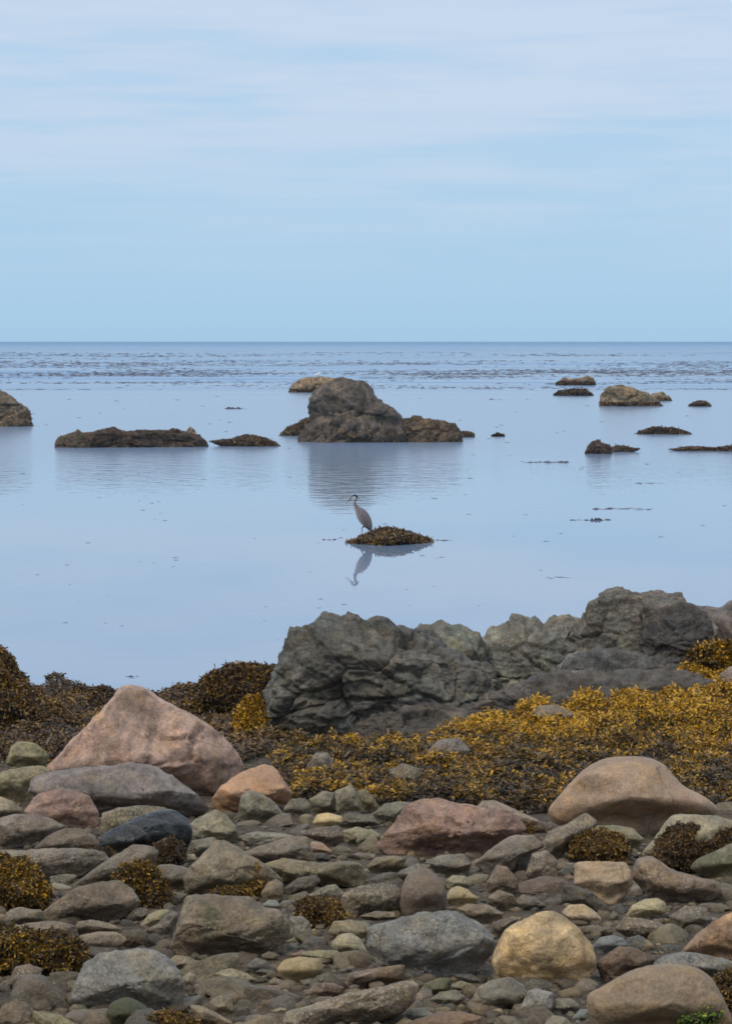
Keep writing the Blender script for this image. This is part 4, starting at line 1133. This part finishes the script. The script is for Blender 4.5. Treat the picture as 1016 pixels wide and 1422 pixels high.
for lab, px0, px1, py_, m, h in [
    ('thin line of kelp floating alone beyond the small peaked reef\'s near side', 727, 786, 642, 16, 0.05),
    ('dark beaded kelp strand floating in open water nearer than the peaked reef', 793, 844, 722, 18, 0.055),
    ('short dark kelp raft floating behind the low reefs on the lagoon', 317, 341, 568, 8, 0.12),
    ('short dark kelp raft floating beyond the tall rock\'s low tail', 681, 695, 555, 6, 0.12),
    ('faint kelp line drifting beside the beaded strand', 830, 905, 707, 14, 0.03),
    ('kelp scrap trailing from the islet\'s pointed end where the heron stands', 450, 472, 749, 8, 0.02),
    ('kelp scrap trailing from the islet\'s far end away from the heron', 600, 624, 750, 8, 0.025),
    ('small dark scrap of weed afloat behind the pyramid boulder', 178, 190, 940, 4, 0.02),
    ('small kelp scrap beside the islet end of the calm lagoon', 760, 786, 802, 6, 0.015),
    ('faint kelp line near the thin reef', 880, 912, 671, 8, 0.02)]:
    a, b = hit_water(px0, py_), hit_water(px1, py_)
    t = np.linspace(0, 1, m) + rs.normal(0, 0.3 / m, m)
    x = a[0] + (b[0] - a[0]) * t; y = a[1] + rs.normal(0, 0.0025, m) * a[1]
    L_ = (b[0] - a[0]) / m * rs.uniform(0.5, 2.2, m)
    loc = ((a + b) / 2)
    kv, kf, kc = kelp_bits(x - loc[0], y - loc[1], L_, L_ * 0.5, h * rs.uniform(0.15, 1.2, m) ** 1.6, rs)
    obj('kelp_strand', mesh_np('kelp_strand', kv, kf, M_KELP, False, kc), loc, label=lab, cat='kelp')

# ------------------------------------------------------------------ the heron
def feather_material():
    m, ns, ls, b = new_mat('heron_feathers')
    a = node(ns, 'ShaderNodeAttribute', attribute_name='tint')
    tc = node(ns, 'ShaderNodeTexCoord')
    mp = node(ns, 'ShaderNodeMapping', i_Scale=(60, 60, 14)); mp.inputs['Rotation'].default_value = (0, R(25), 0)
    ls.new(tc.outputs['Object'], mp.inputs[0])
    n = node(ns, 'ShaderNodeTexNoise', i_Scale=1.0, i_Detail=3.0); ls.new(mp.outputs[0], n.inputs['Vector'])
    r_ = node(ns, 'ShaderNodeMapRange'); ls.new(n.outputs[0], r_.inputs['Value'])
    r_.inputs['To Min'].default_value = 0.35; r_.inputs['To Max'].default_value = 1.6
    s = node(ns, 'ShaderNodeVectorMath', operation='SCALE'); ls.new(a.outputs['Color'], s.inputs[0]); ls.new(r_.outputs[0], s.inputs['Scale'])
    ls.new(s.outputs[0], b.inputs['Base Color'])
    b.inputs['Roughness'].default_value = 0.8
    return m


M_FEATHER = feather_material()


def loft(stations, seg=16, thick=0.8, color=None):
    """tube through (x, z, r[, thickness]) stations in the xz plane; color(i, nside, front) -> rgb"""
    S = np.array([(s[0], s[1], s[2], s[3] if len(s) > 3 else thick) for s in stations], float)
    # resample smoothly
    t = np.arange(len(S)); tt = np.linspace(0, len(S) - 1, (len(S) - 1) * 4 + 1)
    D = np.empty((len(tt), 4))
    for k in range(4):
        i = np.clip(np.floor(tt).astype(int), 0, len(S) - 2); f = tt - i
        p0, p1, p2, p3 = S[np.maximum(i - 1, 0), k], S[i, k], S[i + 1, k], S[np.minimum(i + 2, len(S) - 1), k]
        D[:, k] = 0.5 * (2 * p1 + (p2 - p0) * f + (2 * p0 - 5 * p1 + 4 * p2 - p3) * f ** 2 + (3 * p1 - p0 - 3 * p2 + p3) * f ** 3)
    D[:, 2] = np.maximum(D[:, 2], 0.0008)
    tan = np.gradient(D[:, :2], axis=0); tan /= np.linalg.norm(tan, axis=1)[:, None] + 1e-9
    nor = np.stack([-tan[:, 1], tan[:, 0]], 1)
    V, C = [], []
    a = np.arange(seg) / seg * 2 * np.pi
    for j in range(len(D)):
        ca, sa = np.cos(a) * D[j, 2], np.sin(a) * D[j, 2] * D[j, 3]
        V.append(np.stack([D[j, 0] + nor[j, 0] * ca, sa, D[j, 1] + nor[j, 1] * ca], -1))
        C.append([color(tt[j], math.cos(q), math.sin(q)) if color else (0.2, 0.2, 0.2) for q in a])
    n = len(D)
    V.append(np.array([[D[0, 0], 0, D[0, 1]], [D[-1, 0], 0, D[-1, 1]]])); C.append([C[0][0], C[-1][0]])
    V = np.concatenate(V); C = np.concatenate([np.array(c) for c in C])
    i = np.arange(n * seg).reshape(n, seg); j = np.roll(i, -1, 1)
    q = np.stack([i[:-1], j[:-1], j[1:], i[1:]], -1).reshape(-1, 4)
    tris = np.concatenate([q[:, [0, 1, 2]], q[:, [0, 2, 3]],
                           np.stack([j[0], i[0], np.full(seg, n * seg)], -1), np.stack([i[-1], j[-1], np.full(seg, n * seg + 1)], -1)])
    return V, tris, C


hb = hit_water(508, 750.0)
KP = hb[1] / F / 8.467                        # metres for one pixel of the enlarged view


def hx(x, y): return ((x - 560) * KP, (670 - y) * KP)


GREY, DARK, PALE, WHITE, RUST = (lin(c) for c in ((114, 106, 109), (50, 48, 56), (176, 168, 164), (225, 222, 220), (156, 140, 132)))


def hcol(t, up, side):
    # t along tail (0) -> head (14); up > 0 is the breast / throat side for this winding
    if t < 2.2: return tuple(np.array(GREY) * 0.75)
    if t < 7.0: return GREY if up < 0.55 else (PALE if abs(side) < 0.5 else RUST)
    if t < 11: return RUST if up > 0.2 else tuple(np.array(GREY) * 0.95)
    if up > -0.25: return WHITE
    return DARK


st = [(642, 585, 5), (634, 552, 16), (613, 510, 41), (587, 462, 60), (556, 412, 70), (527, 368, 67), (499, 330, 54), (472, 297, 33),
      (453, 266, 22), (443, 236, 17), (446, 206, 14), (455, 181, 16), (446, 159, 24), (425, 158, 20), (406, 168, 10)]
th_ = [0.5, 0.6, 0.75, 0.85, 0.85, 0.85, 0.8, 0.8, 0.9, 0.95, 0.95, 0.95, 0.8, 0.8, 0.8]
V, T, C = loft([(*hx(x, y), r * KP, th_[i]) for i, (x, y, r) in enumerate(st)], 20, 0.8, hcol)
heron = obj('heron', mesh_np('heron', V, T, M_FEATHER, True, C), (hb[0] + (560 - 573) * KP * 0 + 0, hb[1], 0.0),
            label='grey heron standing in profile on the weedy islet, neck raised and bill tilted down', cat='bird')
hx_off = ((440 + 560 / 8.467) - 508) / F * hb[1]
heron.location.x += hx_off
V, T, C = loft([(*hx(x, y), r * KP) for x, y, r in ((412, 163, 9), (385, 188, 7.5), (362, 212, 5), (338, 238, 1.5))], 10, 0.7, lambda t, u, s: lin((120, 108, 92)))
obj('bill', mesh_np('bill', V, T, M_FEATHER, True, C), (0, 0, 0), heron)
V, T, C = loft([(*hx(x, y), r * KP) for x, y, r in ((412, 152, 4), (438, 136, 8), (464, 146, 7), (482, 168, 4), (494, 190, 1.5))], 10, 1.9, lambda t, u, s: DARK)
obj('crown_plume', mesh_np('crown_plume', V, T, M_FEATHER, True, C), (0, 0, 0), heron)
for sgn in (-1, 1):
    V, T, C = loft([(*hx(x, y), r * KP) for x, y, r in ((506, 318, 10), (530, 340, 34), (562, 390, 44), (592, 445, 40), (618, 500, 28), (636, 548, 14), (646, 588, 4))], 14, 0.34,
                   lambda t, u, s: GREY if t < 4 else tuple(np.array(GREY) * (0.8 if t < 5 else 0.55)))
    V[:, 1] += sgn * 36 * KP
    obj('wing', mesh_np('wing', V, T, M_FEATHER, True, C), (0, 0, 0), heron)
# legs end on the islet
IV, IT = ISLET
def islet_z(x, y):
    d = (IV[:, 0] - x) ** 2 + (IV[:, 1] - y) ** 2
    k = np.argsort(d)[:60]
    return IV[k, 2].max()
for sgn, fx in ((-1, 525), (1, 600)):
    x0, _ = hx(fx, 0)
    yoff = sgn * 0.035
    zt = max(islet_z(heron.location.x + x0, hb[1] + yoff), 0.02)
    zt = min(zt, hx(0, 600)[1])
    top = hx(560 if sgn < 0 else 590, 500)
    kx, kz = (x0 + 0.012, (top[1] + zt) / 2 + 0.01)
    V, T, C = loft([(top[0], top[1], 0.030), (x0 + 0.03, top[1] - 0.03, 0.016), (x0 + 0.008, top[1] - 0.06, 0.009), (kx, kz, 0.009), (x0, kz - 0.06, 0.007), (x0, zt - 0.01, 0.008)], 8, 1.0, lambda t, u, s: lin((84, 74, 70)))
    V[:, 1] += yoff
    leg = obj('leg', mesh_np('leg', V, T, M_FEATHER, True, C), (0, 0, 0), heron)
    for da in (-0.5, 0.0, 0.5, 3.1):
        V, T, C = loft([(0, 0, 0.007), (-0.04, 0.004, 0.006), (-0.08 if da < 3 else -0.05, -0.004, 0.003)], 6, 1.0, lambda t, u, s: lin((84, 74, 70)))
        V = np.stack([V[:, 0] * math.cos(da) - V[:, 1] * math.sin(da), V[:, 0] * math.sin(da) + V[:, 1] * math.cos(da), V[:, 2]], -1)
        V += np.array([x0, yoff, zt + 0.006])
        obj('toe', mesh_np('toe', V, T, M_FEATHER, True, C), (0, 0, 0), leg)

# a white seabird on the tan rock far behind
gb = hit_water(440, 544)
gz = (544 - 523) / F * gb[1]
V, T, C = loft([(-0.32, 0.10, 0.02), (-0.15, 0.13, 0.08), (0.05, 0.16, 0.11), (0.17, 0.22, 0.08), (0.20, 0.32, 0.06), (0.26, 0.36, 0.05), (0.34, 0.35, 0.01)], 12, 0.9, lambda t, u, s: (0.8, 0.8, 0.8))
obj('seabird', mesh_np('seabird', V, T, M_FEATHER, True, C), (gb[0], gb[1] + 1.2, gz), label='tiny white seabird on top of the low tan rock', cat='bird')


# ------------------------------------------------------------------ sea haze: one closed box of even thin air
hz = bpy.data.materials.new('haze')
hz.use_nodes = True
hz.node_tree.nodes.clear()
ho = hz.node_tree.nodes.new('ShaderNodeOutputMaterial')
hv = hz.node_tree.nodes.new('ShaderNodeVolumePrincipled')
hv.inputs['Color'].default_value = (0.48, 0.75, 1.0, 1)
hv.inputs['Density'].default_value = 0.00013
hz.node_tree.links.new(hv.outputs[0], ho.inputs['Volume'])
x0, x1, y0, y1, z0, z1 = -31000, 31000, -45, 41000, -4.0, 4.9
HV = [(x, y, z) for z in (z0, z1) for x, y in ((x0, y0), (x1, y0), (x1, y1), (x0, y1))]
HF = [(3, 2, 1, 0), (4, 5, 6, 7), (0, 1, 5, 4), (1, 2, 6, 5), (2, 3, 7, 6), (3, 0, 4, 7)]
obj('haze', mesh_np('haze', HV, HF, hz, False), kind='stuff', label='thin pale sea haze over the whole shore', cat='haze')
